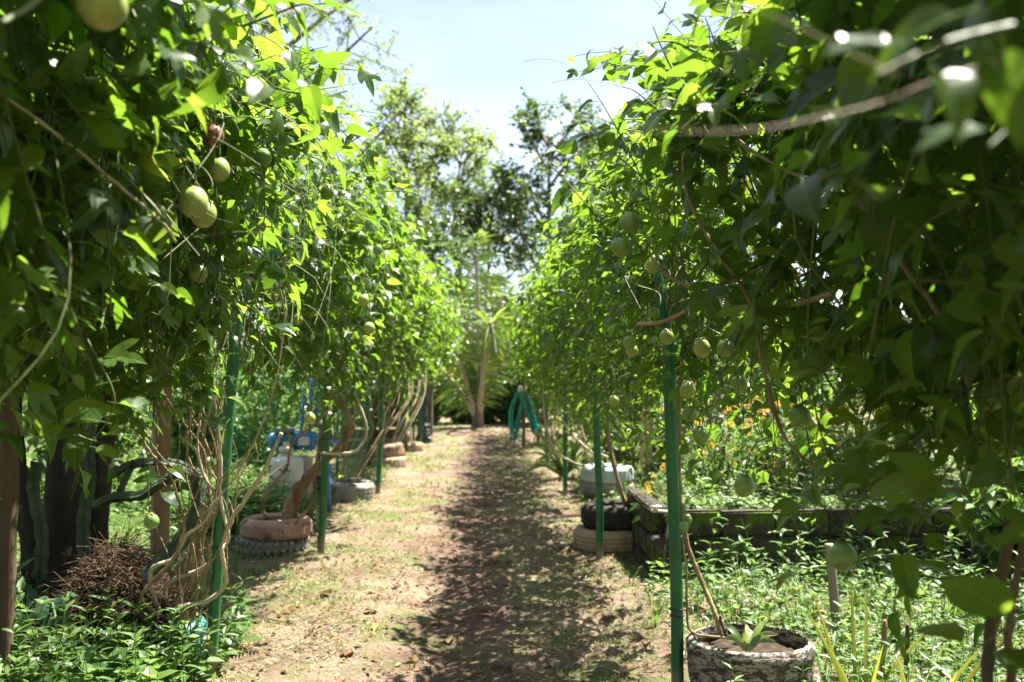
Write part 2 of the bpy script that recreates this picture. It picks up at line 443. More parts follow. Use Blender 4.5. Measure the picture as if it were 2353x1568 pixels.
M['pump_grey'] = surf_mat('pump_grey', (0.10, 0.10, 0.11), (0.16, 0.16, 0.17), 10, 0.5, 0.05, 0.5)
M['silver'] = surf_mat('silver', (0.45, 0.43, 0.40), (0.58, 0.56, 0.52), 10, 0.4, 0.1, 0.5, metal=0.6)
M['brass'] = surf_mat('brass', (0.50, 0.36, 0.10), (0.62, 0.46, 0.16), 10, 0.4, 0.05, 0.5, metal=0.5)
M['concrete'] = surf_mat('concrete', (0.24, 0.23, 0.20), (0.36, 0.34, 0.30), 9, 0.9, 0.5, 0.2)
M['net_green'] = surf_mat('net_green', (0.012, 0.20, 0.10), (0.02, 0.28, 0.14), 6, 0.5, 0, 0.4)
M['hose_teal'] = surf_mat('hose_teal', (0.010, 0.22, 0.17), (0.022, 0.32, 0.25), 6, 0.35, 0.02, 0.5)
M['black_plastic'] = surf_mat('black_plastic', (0.025, 0.026, 0.03), (0.06, 0.062, 0.07), 12, 0.3, 0.3, 0.6)
M['fruit_green'] = surf_mat('fruit_green', (0.15, 0.27, 0.05), (0.23, 0.35, 0.085), 9, 0.34, 0.05, 0.5, by_rnd=[(0, (0.7, 0.82, 0.7)), (1, (1.15, 1.06, 1.0))], spots=[((0.24, 0.33, 0.11), 75, 0.66)])
M['fruit_yellow'] = surf_mat('fruit_yellow', (0.27, 0.35, 0.075), (0.37, 0.43, 0.12), 7, 0.34, 0.05, 0.5, by_rnd=[(0, (0.85, 0.9, 0.8)), (1, (1.1, 1.03, 1.0))], spots=[((0.46, 0.46, 0.22), 75, 0.67)])
M['fruit_purple'] = surf_mat('fruit_purple', (0.16, 0.055, 0.045), (0.24, 0.12, 0.055), 6, 0.32, 0.05, 0.5, spots=[((0.30, 0.16, 0.10), 60, 0.66)])
M['calyx'] = surf_mat('calyx', (0.16, 0.20, 0.06), (0.28, 0.24, 0.11), 20, 0.7, 0.2, 0.2)
M['flower'] = leaf_mat('flower', [(0, (0.70, 0.33, 0.01)), (1, (0.85, 0.55, 0.02))], [(0, (0.7, 0.35, 0.01)), (1, (0.8, 0.5, 0.02))], 0.25, 0.6, 0.2)
M['twig'] = surf_mat('twig', (0.075, 0.05, 0.034), (0.19, 0.135, 0.09), 14, 0.9, 0.3, 0.1, by_rnd=[(0, (0.6, 0.55, 0.5)), (1, (1.35, 1.3, 1.25))])
M['pebble'] = surf_mat('pebble', (0.22, 0.18, 0.14), (0.36, 0.30, 0.25), 20, 0.8, 0.3, 0.3)

def ground_mat():
    m, nt, out = node_mat('ground')
    L = nt.links
    geo = nt.nodes.new('ShaderNodeNewGeometry')
    def noise(s, d=6, rough=0.6):
        n = nt.nodes.new('ShaderNodeTexNoise'); n.inputs['Scale'].default_value = s; n.inputs['Detail'].default_value = d
        n.inputs['Roughness'].default_value = rough
        L.new(geo.outputs['Position'], n.inputs['Vector']); return n.outputs[0]
    def mix(f, a, b):
        x = nt.nodes.new('ShaderNodeMixRGB')
        for i, s in enumerate((f, a, b)):
            if isinstance(s, tuple): x.inputs[i].default_value = (*s, 1)
            elif isinstance(s, float): x.inputs[i].default_value = s
            else: L.new(s, x.inputs[i])
        return x.outputs[0]
    soil = ramp(nt, [(0.3, (0.075, 0.046, 0.034)), (0.7, (0.215, 0.140, 0.102))]); L.new(noise(9), soil.inputs[0])
    straw = ramp(nt, [(0.3, (0.20, 0.14, 0.09)), (0.7, (0.40, 0.305, 0.215))]); L.new(noise(40, 8, 0.75), straw.inputs[0])
    green = ramp(nt, [(0.3, (0.09, 0.115, 0.04)), (0.7, (0.20, 0.20, 0.085))]); L.new(noise(26, 6, 0.7), green.inputs[0])
    m1 = ramp(nt, [(0.40, (0, 0, 0)), (0.62, (1, 1, 1))]); L.new(noise(1.9, 8, 0.68), m1.inputs[0])
    c = mix(m1.outputs[0], soil.outputs[0], straw.outputs[0])
    m2 = ramp(nt, [(0.47, (0, 0, 0)), (0.62, (1, 1, 1))]); L.new(noise(1.15, 8, 0.7), m2.inputs[0])
    c = mix(m2.outputs[0], c, green.outputs[0])
    # the trodden middle of the path: bare reddish soil with ragged edges
    sep = nt.nodes.new('ShaderNodeSeparateXYZ'); L.new(geo.outputs['Position'], sep.inputs[0])
    def math_(op, a, b=None):
        n = nt.nodes.new('ShaderNodeMath'); n.operation = op
        for i, s in enumerate((a, b)):
            if s is None: continue
            if isinstance(s, (int, float)): n.inputs[i].default_value = s
            else: L.new(s, n.inputs[i])
        return n.outputs[0]
    sway = math_('MULTIPLY', math_('SUBTRACT', noise(.42, 2), 0.5), 1.3)
    dx = math_('ABSOLUTE', math_('ADD', math_('ADD', sep.outputs[0], 0.16), sway))
    edge = math_('ADD', dx, math_('MULTIPLY', math_('SUBTRACT', noise(2.6, 8, 0.7), 0.5), 1.1))
    bare = ramp(nt, [(0.20, (1, 1, 1)), (0.42, (0, 0, 0))]); L.new(edge, bare.inputs[0])
    patch = ramp(nt, [(0.34, (.25, .25, .25)), (0.52, (1, 1, 1))]); L.new(noise(1.5, 7, .7), patch.inputs[0])
    c = mix(math_('MULTIPLY', bare.outputs[0], patch.outputs[0]), c, soil.outputs[0])
    far = ramp(nt, [(0.0, (0, 0, 0)), (1.0, (1, 1, 1))])
    mr = nt.nodes.new('ShaderNodeMapRange'); mr.inputs[1].default_value = 2.0; mr.inputs[2].default_value = 3.4
    L.new(math_('ABSOLUTE', sep.outputs[0]), mr.inputs[0]); L.new(mr.outputs[0], far.inputs[0])
    c = mix(far.outputs[0], c, mix(m1.outputs[0], (0.07, 0.10, 0.03), (0.12, 0.15, 0.045)))
    b = nt.nodes.new('ShaderNodeBsdfPrincipled'); b.inputs['Roughness'].default_value = 0.95; b.inputs['Specular IOR Level'].default_value = 0.12
    L.new(c, b.inputs['Base Color'])
    bp = nt.nodes.new('ShaderNodeBump'); bp.inputs['Strength'].default_value = 1.0; bp.inputs['Distance'].default_value = 0.035
    L.new(noise(32, 10, 0.75), bp.inputs['Height']); L.new(bp.outputs[0], b.inputs['Normal'])
    L.new(b.outputs[0], out.inputs[0])
    return m
M['ground'] = ground_mat()
M['terrace'] = surf_mat('terrace', (0.08, 0.10, 0.035), (0.17, 0.15, 0.075), 4, 0.95, 0.7, 0.1)

# ------------------------------------------------------------------ ground
def gh(x, y):
    x = np.asarray(x, float); y = np.asarray(y, float)
    z = 0.36 * sm(18, 27, y)
    near = sm(30, 20, y)
    z = z + near * (0.05 * (vnoise(x * 0.9, y * 0.9, 1) - 0.5) + 0.046 * (vnoise(x * 3.1, y * 3.1, 2) - 0.5) + 0.032 * (vnoise(x * 9, y * 9, 3) - 0.5) + 0.018 * (vnoise(x * 21, y * 21, 4) - 0.5))
    wob = 0.6 * (vnoise(y * 0.6, y * 0.1, 5) - 0.5)
    z = z - 0.028 * np.exp(-((x + 0.16 + wob) / 0.27) ** 2) * sm(24, 16, y)
    z = z + 0.06 * sm(1.5, 3.5, np.abs(x))
    return z

def axis(fine0, fine1, step, lo, hi, grow=1.22):
    a = list(np.arange(fine0, fine1 + 1e-6, step))
    s, v = step, a[-1]
    while v < hi: s *= grow; v += s; a.append(v)
    s, v = step, a[0]; pre = []
    while v > lo: s *= grow; v -= s; pre.append(v)
    return np.array(pre[::-1] + a)

gx, gy = axis(-2.2, 2.2, 0.035, -400, 400), axis(3.6, 12.5, 0.045, -60, 900)
GX, GY = np.meshgrid(gx, gy, indexing='ij')
GZ = gh(GX, GY)
nx, ny = len(gx), len(gy)
I = np.arange(nx - 1)[:, None] * ny + np.arange(ny - 1)[None]
mb = MB().add(np.stack([GX, GY, GZ], -1).reshape(-1, 3), None, np.stack([I, I + ny, I + ny + 1, I + 1], -1).reshape(-1, 4))
tag(mb.build('ground', M['ground']), kind='structure')

# raised garden bed on the right, behind the block wall
WALL_Y, TER_Z = 7.42, 0.46
def tx0(y): return 1.36 + 0.75 * sm(8.4, 10.5, y) + 0.12 * (vnoise(np.asarray(y) * 0.8, 0.5, 9) - 0.5)
def th(x, y):
    x = np.asarray(x, float); y = np.asarray(y, float)
    run = 0.06 + 0.6 * sm(8.2, 10.5, y)
    t = sm(0, 1, (x - tx0(y)) / run)
    return (TER_Z + 0.25 * sm(4, 16, x) + 0.06 * (vnoise(x * 1.3, y * 1.3, 6) - 0.5) + 0.02 * (vnoise(x * 6, y * 6, 7) - 0.5)) * t - 0.12 * (1 - t)
ty = np.concatenate([np.linspace(WALL_Y, 13, 60), np.linspace(13.4, 34, 40)])
tt = np.concatenate([np.linspace(0, 1.2, 18), np.linspace(1.4, 16, 40)])
TY, TT = np.meshgrid(ty, tt, indexing='ij')
TX = tx0(TY) - 0.1 + TT
nx, ny = len(ty), len(tt)
I = np.arange(nx - 1)[:, None] * ny + np.arange(ny - 1)[None]
mb = MB().add(np.stack([TX, TY, th(TX, TY)], -1).reshape(-1, 3), None, np.stack([I, I + 1, I + ny + 1, I + ny], -1).reshape(-1, 4))
tag(mb.build('garden_terrace', M['terrace']), kind='structure')

def top_z(x, y):
    x = np.asarray(x, float); y = np.asarray(y, float)
    return np.where((y > WALL_Y) & (x > tx0(y) - 0.05), np.maximum(gh(x, y), th(x, y)), gh(x, y))

# ------------------------------------------------------------------ leaf prototypes (unit length, base at 0, tip at +y, upper side +z)
def tess(half):
    """mirror a half outline (midrib points first, then the edge back down) and cut it into triangles"""
    idx = geometry.tessellate_polygon([[Vector((x, y, 0)) for x, y in half]])
    V = np.array([(x, y, 0) for x, y in half], float)
    T = np.array(idx, int).reshape(-1, 3)
    a, b, c = V[T[:, 0]], V[T[:, 1]], V[T[:, 2]]
    n = np.cross(b - a, c - a)[:, 2]
    T[n < 0] = T[n < 0][:, ::-1]
    V2 = V * np.array([-1, 1, 1])
    return np.vstack([V, V2]), np.vstack([T, T[:, ::-1] + len(V)])

LOBED = [(0, 0), (0, .26), (0, .5), (0, .76), (0, 1.04), (.07, .93), (.165, .80), (.205, .66), (.175, .52), (.19, .46), (.27, .50), (.40, .58), (.56, .63), (.54, .46), (.46, .26), (.32, .08), (.13, -.05)]
OVATE = [(0, 0), (0, .3), (0, .6), (0, 1.0), (.10, .88), (.24, .68), (.33, .44), (.33, .22), (.22, .04), (.08, -.03)]
LOB2 = [(0, 0), (0, .48), (0, 1.03), (.19, .75), (.18, .48), (.56, .60), (.46, .22), (.12, -.04)]
OVA2 = [(0, 0), (0, .5), (0, 1.0), (.26, .66), (.34, .30), (.10, -.03)]
DIA = [(0, 0), (0, 1.0), (.32, .52), (.28, .18)]
LANCE = [(0, 0), (0, .5), (0, 1.0), (.13, .66), (.16, .34)]

def leaf_proto(outline, fold, droop, wave, petiole=0.0):
    V, T = tess(outline)
    x, y = V[:, 0].copy(), V[:, 1].copy()
    V[:, 2] = np.abs(x) * fold - droop * np.maximum(y, 0) ** 2 - 0.35 * droop * x * x + wave * np.sin(y * 7 + x * 4) * np.minimum(np.abs(x) * 3, 1)
    if petiole:
        w = 0.016
        P = np.array([(-w, 0, 0), (w, 0, 0), (0, 0, -2 * w), (-w, -petiole, .02), (w, -petiole, .02), (0, -petiole, .02 - 2 * w)])
        k = len(V)
        V = np.vstack([V, P])
        T = np.vstack([T, np.array([(0, 1, 4), (0, 4, 3), (1, 2, 5), (1, 5, 4), (2, 0, 3), (2, 3, 5)]) + k])
    return V, T

OUTL = {}
PROTO = {0: [], 1: [], 2: []}
for k in range(8):
    fo, dr, wv = 0.05 + 0.55 * rng.random(), 0.05 + 0.65 * rng.random(), 0.02 + 0.06 * rng.random()
    lob = k < 4
    PROTO[0].append(leaf_proto(LOBED if lob else OVATE, fo, dr, wv, 0.34))
    PROTO[1].append(leaf_proto(LOB2 if lob else OVA2, fo, dr, wv, 0.0))
    PROTO[2].append(leaf_proto(DIA, fo, dr, 0.0, 0.0))

for l_ in PROTO:
    for p_ in PROTO[l_]:
        OUTL[id(p_[0])] = p_[0][:, :3].copy()

def proto_mesh(name, p, mat):
    ax = np.stack([OUTL[id(p[0])][:, 0], OUTL[id(p[0])][:, 1], p[0][:, 0] * 0], 1) if id(p[0]) in OUTL else None
    me = MB().add(p[0], p[1], aux=ax).mesh(name)
    me.materials.append(mat)
    return me
LEAF_ME = {l: [proto_mesh('leaf', p, M['vine_leaf']) for p in PROTO[l]] for l in PROTO}

# ------------------------------------------------------------------ the passion vines on the two rows of posts
UP = np.array([0, 0, 1.0])
SUNn = np.array(SUN)

class Vine:
    def __init__(self, name, label, s, y0, y1, org):
        self.L, self.N, self.T, self.S = [], [], [], []
        self.shoots = MB()
        self.s, self.y0, self.y1 = s, y0, y1
        self.e = thing('passion_vine', org, label, 'vine', 'passion vines trained over the green posts')
        self.canes = []
    def leaf(self, p, n, t, size):
        self.L.append(p); self.N.append(n); self.T.append(t); self.S.append(size)
    def grow(self, p, d, length, grav, a_in, size=0.1, step=0.07, stem=0.0022, zmin=-9, sparse=1.0, droop=0.34):
        """one shoot: a bending stem with a leaf at each node"""
        inw = np.array([-self.s, 0, 0.0])
        p = np.array(p, float); d = unit(d)
        pts = [p.copy()]
        side = 1 if random.random() < .5 else -1
        n = max(2, int(length / step))
        for i in range(n):
            d = unit(d + np.array([0, 0, -grav * step]) + rng.normal(0, .16, 3))
            p = p + d * step
            if p[2] < zmin: break
            pts.append(p.copy())
            side = -side
            if random.random() < sparse:
                f = 1.0 - 0.55 * (i / n) ** 3
                sd = unit(np.cross(d, UP) + 1e-6) * side
                N = unit(inw * a_in + UP * .72 + SUNn * .30 + rng.normal(0, .50, 3))
                T = unit(-UP * droop + d * .35 + sd * .75 + inw * a_in * .5 + rng.normal(0, .3, 3))
                self.leaf(p + sd * .025, N, T, size * f * (0.45 + .9 * random.random()))
        if stem and len(pts) > 2:
            P = np.array(pts)
            self.shoots.add(*tube(P, np.linspace(stem * 1.4, stem * .6, len(P)), 3, False), rnd=random.random())

def fill_vine(v, sect, zlo, ztop, n_face, n_top, n_out, n_fill, n_hang, size=0.088, bare=60):
    """sect: rows (z, inner |x|, outer |x|) - the vine leans inwards over the path from the posts"""
    s = v.s; inw = -s
    sz, si, so = np.array(sect).T
    def zt(y): return ztop + 0.48 * (vnoise(y * .75, s * 3.1, 11) - .5) + 0.40 * (vnoise(y * 2.1, s * 1.7, 12) - .5)
    def zl(y): return zlo + 0.55 * (vnoise(y * 1.3, s * 2.3, 13) - .5)
    def xi(y, z): return np.interp(z, sz, si) + .26 * (vnoise(y * 1.2, z * 1.2 + s * 7, 14) - .5)
    def xo(y, z): return np.interp(z, sz, so) + .20 * (vnoise(y * 1.2, z * 1.2 + s * 5, 15) - .5)
    Y = lambda: random.uniform(v.y0, v.y1)
    for _ in range(n_face):
        y = Y(); z = random.uniform(zl(y) + .1, zt(y) - .1)
        if random.random() > .25 + 1.1 * float(sm(.25, .6, vnoise(y * 2.6, z * 2.6 + s * 9, 16))): continue
        a, b = xi(y, z), xo(y, z)
        x = s * (a + (b - a) * random.random() ** 1.6 * .8 + .10)
        v.grow((x, y, z), (inw * random.uniform(-.2, .7), random.uniform(-.8, .8), random.uniform(-.5, .6)), random.uniform(.25, .65), 2.8, .55, size, zmin=zl(y) - random.uniform(0, .3))
    for _ in range(n_top):
        y = Y(); z = zt(y)
        a, b = xi(y, z), xo(y, z); r = random.random()
        v.grow((s * (a + (b - a) * r), y, z - .35 * abs(r - .4) - random.uniform(0, .22)), (inw * random.uniform(-.6, .7), random.uniform(-.7, .7), random.uniform(.0, .9)), random.uniform(.25, .6), 2.6, .25, size)
    for _ in range(n_out):
        y = Y(); z = random.uniform(zl(y) + .1, zt(y) - .1)
        a, b = xi(y, z), xo(y, z)
        v.grow((s * (b - (b - a) * random.random() * .5), y, z), (-inw * random.uniform(-.2, .6), random.uniform(-.8, .8), random.uniform(-.5, .5)), random.uniform(.25, .6), 2.6, -.5, size * 1.05, stem=0, zmin=zl(y) - .2)
    for _ in range(n_fill):
        y = Y(); z = random.uniform(zl(y) + .1, zt(y) - .1)
        a, b = xi(y, z), xo(y, z)
        v.leaf(np.array([s * random.uniform(a, b), y, z]), unit(UP * .6 + rng.normal(0, .7, 3)), unit(-UP * .6 + rng.normal(0, .6, 3)), size * random.uniform(.8, 1.2))
    for _ in range(n_hang):
        y = Y(); z = zl(y) + random.uniform(.1, .5)
        a, b = xi(y, z), xo(y, z)
        v.grow((s * random.uniform(a, b), y, z), (random.uniform(-.2, .2), random.uniform(-.2, .2), -1), random.uniform(.3, .95), 3.5, .4, size * .9, sparse=.7)
    # bare stems hanging and slanting through the curtain
    for _ in range(bare):
        y = Y(); z = random.uniform(zl(y) + .4, zt(y) - .1)
        a, b = xi(y, z), xo(y, z)
        p = np.array([s * random.uniform(a + .03, b), y, z])
        ln = random.uniform(.5, 1.5)
        q = p + np.array([s * random.uniform(-.1, .45), random.uniform(-.6, .6), -ln])
        q[2] = max(q[2], zl(y) - (.3 if random.random() < .15 else random.uniform(-.25, .03)))
        m = (p + q) / 2 + rng.normal(0, .08, 3)
        v.shoots.add(*tube(smooth_path([p, m, q], 5), random.uniform(.0018, .0045), 3, False), rnd=random.random())

VL = []
def vine(label, s, y0, y1, org, *a, **k):
    v = Vine('passion_vine', label, s, y0, y1, org)
    fill_vine(v, *a, **k)
    VL.append(v)
    return v

SL0 = [(1.1, 1.18, 1.9), (1.5, 1.10, 2.1), (1.9, .92, 2.1), (2.2, .77, 2.0), (2.5, .64, 1.9), (2.9, .72, 1.7)]
SL = [(1.3, 1.36, 1.6), (1.6, 1.24, 1.8), (1.9, 1.06, 1.8), (2.2, .88, 1.75), (2.5, .76, 1.7), (2.9, .82, 1.5)]
SL1 = [(1.3, 1.36, 1.6), (1.6, 1.24, 2.0), (1.9, 1.06, 2.35), (2.2, .88, 2.4), (2.5, .76, 2.4), (2.9, .82, 2.1)]  # outer side widened to throw shade on the trunk and heap
SR0 = [(1.0, 1.02, 1.7), (1.4, .94, 1.9), (1.8, .77, 1.9), (2.1, .67, 1.8), (2.4, .62, 1.7), (2.9, .70, 1.5)]
SR = [(1.2, .96, 1.2), (1.5, .90, 1.32), (1.8, .78, 1.38), (2.1, .66, 1.42), (2.4, .60, 1.45), (2.9, .66, 1.4)]
#            label                                                              s   y0    y1   origin   section zlo  ztop  face top out fill hang
vL0 = vine('dark shaded passion vine nearest the camera, filling the upper left corner', -1, -1.6, 4.0, (-1.75, 3.4, 0), SL0, 1.42, 2.80, 900, 760, 420, 4600, 40, size=.098, bare=300)  # runs on unseen behind the camera, extended there to block the sky
vL1 = vine('passion vine rooted in the teal planter, its brown stems knotted around the front left post', -1, 4.0, 7.0, (-1.6, 5.2, 0), SL1, 1.58, 2.80, 480, 280, 160, 1500, 34, bare=150)
vL2 = vine('passion vine with a thick gnarled trunk growing out of the red tyre', -1, 7.0, 10.6, (-1.75, 8.5, 0.2), SL, 1.52, 2.82, 460, 250, 110, 1000, 44, bare=130)
vL3 = vine('passion vine above the grey tyre full of thin stems, third along the left row', -1, 10.6, 14.4, (-1.6, 12.0, 0.2), SL, 1.45, 2.85, 380, 210, 80, 800, 22, bare=90)
vL4 = vine('passion vine above the two stacked round tyres on the left row', -1, 14.4, 18.6, (-1.6, 16.0, 0), SL, 1.45, 2.85, 360, 200, 70, 700, 20, bare=50)
vL5 = vine('farthest passion vine on the left row beside the grey tree trunk', -1, 18.6, 22.6, (-1.6, 20.0, 0), SL, 1.45, 2.95, 360, 200, 70, 700, 16, bare=30)
vR0 = vine('dark backlit passion vine nearest the camera, filling the upper right corner', 1, -1.6, 3.7, (1.6, 3.0, 0), SR0, 1.34, 2.72, 780, 700, 380, 3200, 60, size=.098, bare=330)  # also extended unseen behind the camera to keep sky light out
vR1 = vine('passion vine whose slanting stem rises from the peeling white tyre beside the front right post', 1, 3.7, 6.9, (1.55, 4.6, 0.2), SR, 1.42, 2.72, 330, 250, 40, 220, 60, bare=170)
vR2 = vine('passion vine growing out of the dark tyre pair beside the block wall', 1, 6.9, 10.6, (1.2, 8.6, 0.2), SR, 1.36, 2.72, 350, 330, 60, 380, 60, bare=130)
vR3 = vine('passion vine rising from the pale mint tyre, third along the right row', 1, 10.6, 14.6, (1.5, 12.3, 0.2), SR, 1.36, 2.75, 340, 330, 60, 420, 50, bare=90)
vR4 = vine('passion vine beside the long strap leaves on the right row', 1, 14.6, 18.8, (1.1, 16.4, 0), SR, 1.36, 2.8, 330, 200, 50, 600, 18, bare=50)
vR5 = vine('farthest passion vine on the right row beside the green hose', 1, 18.8, 23.0, (1.1, 20.6, 0), SR, 1.36, 2.85, 330, 200, 50, 600, 14, bare=30)
for v in VL: v.own = len(v.L)

def sprig(v, pts, size=0.1, stem=0.0025, gap=0.06, a_in=.3, tendril=True, droop=.25):
    """a named shoot through given points, leaves along it, a tendril at its tip"""
    P = smooth_path(pts, 8)
    v.shoots.add(*tube(P, np.linspace(stem * 1.3, stem * .5, len(P)), 4, False), rnd=random.random())
    acc, side = 0, 1
    for i in range(1, len(P)):
        d = P[i] - P[i - 1]; acc += np.linalg.norm(d)
        if acc > gap:
            acc = 0; side = -side
            d = unit(d)
            sd = unit(np.cross(d, np.array([0, -1., 0])) + 1e-6) * side
            f = 1 - .6 * (i / len(P)) ** 3
            N = unit(UP * .65 + np.array([0, -.45, 0]) + SUNn * .2 + rng.normal(0, .35, 3))
            T = unit(-UP * droop + d * .35 + sd * .9 + rng.normal(0, .22, 3))
            v.leaf(P[i] + sd * .02, N, T, size * f * random.uniform(.8, 1.15))
    if tendril:
        d = unit(P[-1] - P[-3]); q = P[-1].copy(); tp = [q.copy()]
        b = unit(np.array([-v.s, -.2, random.uniform(-.2, .5)]))
        for i in range(12):
            d = unit(d + b * .16 + np.array([0, 0, -.05 * i * .3])); q = q + d * .018; tp.append(q.copy())
        v.shoots.add(*tube(np.array(tp), .0008, 3, False), rnd=random.random())

sprig(vR0, [at(1470, 400, 2.9), at(1425, 310, 2.9), at(1385, 240, 2.9), at(1352, 190, 2.9)], .075, .0022, .075)
sprig(vR0, [at(1640, 330, 2.7), at(1570, 210, 2.7), at(1525, 120, 2.7), at(1500, 60, 2.7)], .115, .003, .075, tendril=False)
sprig(vR0, [at(1600, 330, 2.9), at(1520, 260, 2.9), at(1460, 210, 2.9), at(1430, 200, 2.9)], .115, .003, .06)
sprig(vR0, [at(1700, 200, 2.5), at(1650, 110, 2.5), at(1620, 40, 2.5)], .13, .003, .06, tendril=False)
sprig(vR1, [at(1420, 560, 4.0), at(1330, 450, 4.0), at(1275, 390, 4.0), at(1215, 335, 4.0)], .10, .0025, .085)
sprig(vR1, [at(1500, 430, 3.8), at(1420, 360, 3.8), at(1370, 330, 3.8), at(1345, 325, 3.8)], .10, .0025, .07)
sprig(vR2, [at(1330, 720, 6.2), at(1270, 690, 6.0), at(1210, 672, 5.9), at(1150, 690, 5.8)], .07, .002, .16, tendril=False)
sprig(vL0, [at(620, 200, 2.9), at(690, 215, 2.9), at(740, 205, 2.9), at(775, 200, 2.9)], .09, .0025, .085)
sprig(vL0, [at(560, 60, 2.3), at(640, 30, 2.3), at(700, 10, 2.3), at(750, 30, 2.3)], .125, .003, .06, tendril=False)
sprig(vL1, [at(800, 330, 4.4), at(850, 300, 4.3), at(890, 270, 4.3), at(905, 235, 4.3)], .09, .0025, .08)
sprig(vL1, [at(880, 440, 4.8), at(930, 440, 4.8), at(970, 450, 4.8), at(1000, 470, 4.8)], .085, .0025, .08)
sprig(vL0, [at(280, 400, 2.2), at(350, 470, 2.2), at(400, 530, 2.15), at(450, 545, 2.1), at(485, 540, 2.1)], .095, .003, .06)
sprig(vR0, [at(1720, 340, 2.7), at(1630, 270, 2.7), at(1550, 230, 2.7), at(1475, 235, 2.7)], .10, .003, .055, tendril=False)
sprig(vR0, [at(1680, 180, 2.6), at(1600, 120, 2.6), at(1530, 95, 2.6), at(1470, 110, 2.6)], .12, .003, .07, tendril=False)
sprig(vR0, [at(1570, 350, 3.0), at(1490, 310, 3.0), at(1430, 295, 3.0), at(1385, 275, 3.0)], .09, .0025, .055)
sprig(vR1, [at(1480, 500, 4.2), at(1400, 440, 4.2), at(1340, 420, 4.2), at(1290, 400, 4.2)], .10, .0025, .06)
sprig(vR1, [at(1440, 620, 4.6), at(1370, 560, 4.6), at(1310, 530, 4.6), at(1265, 520, 4.6)], .09, .0025, .06)
# leaves and stems close to the lens on the right
sprig(vR0, [at(2330, 60, .80), at(2200, 90, .78), at(2100, 130, .76), at(2010, 175, .75)], .060, .003, .030, tendril=False)
sprig(vR0, [at(2420, 240, .85), at(2330, 290, .82), at(2270, 340, .80)], .075, .003, .05, tendril=False)
sprig(vR0, [at(2420, 1380, 1.5), at(2330, 1430, 1.5), at(2260, 1480, 1.5), at(2200, 1500, 1.5)], .11, .003, .035, tendril=False)
sprig(vR0, [at(2380, 780, 2.0), at(2250, 980, 1.95), at(2150, 1120, 1.9), at(2080, 1230, 1.9)], .12, .003, .055, tendril=False)
sprig(vR0, [at(2280, 820, 2.2), at(2120, 1000, 2.2), at(2010, 1110, 2.2), at(1960, 1180, 2.2)], .12, .003, .055, tendril=False)
sprig(vR0, [at(2330, 1290, 2.3), at(2180, 1330, 2.3), at(2080, 1310, 2.3), at(1990, 1280, 2.35)], .10, .003, .07, tendril=False)
for u0, v1, yy_ in ((1990, 1120, 2.5), (2070, 1180, 2.3), (2140, 1230, 2.1), (2200, 1150, 2.4), (2260, 1240, 2.0), (2320, 1200, 2.2), (2340, 1100, 1.8), (2120, 1060, 2.6)):
    sprig(vR0, [at(u0 + 60, 640, yy_), at(u0 + 20, 820, yy_), at(u0 - 10, 980, yy_), at(u0 + random.uniform(-50, 30), v1, yy_)], .105, .0028, .05, tendril=False, droop=.6)
sprig(vL0, [at(200, 780, 2.7), at(260, 900, 2.7), at(250, 960, 2.7), at(210, 1020, 2.7)], .125, .003, .06, tendril=False)
sprig(vL0, [at(20, 860, 2.8), at(110, 950, 2.8), at(180, 1000, 2.8), at(240, 1020, 2.8)], .125, .003, .06, tendril=False)
sprig(vL1, [at(395, 1050, 4.6), at(370, 1110, 4.6), at(360, 1150, 4.6), at(350, 1180, 4.6)], .10, .002, .05, tendril=False)

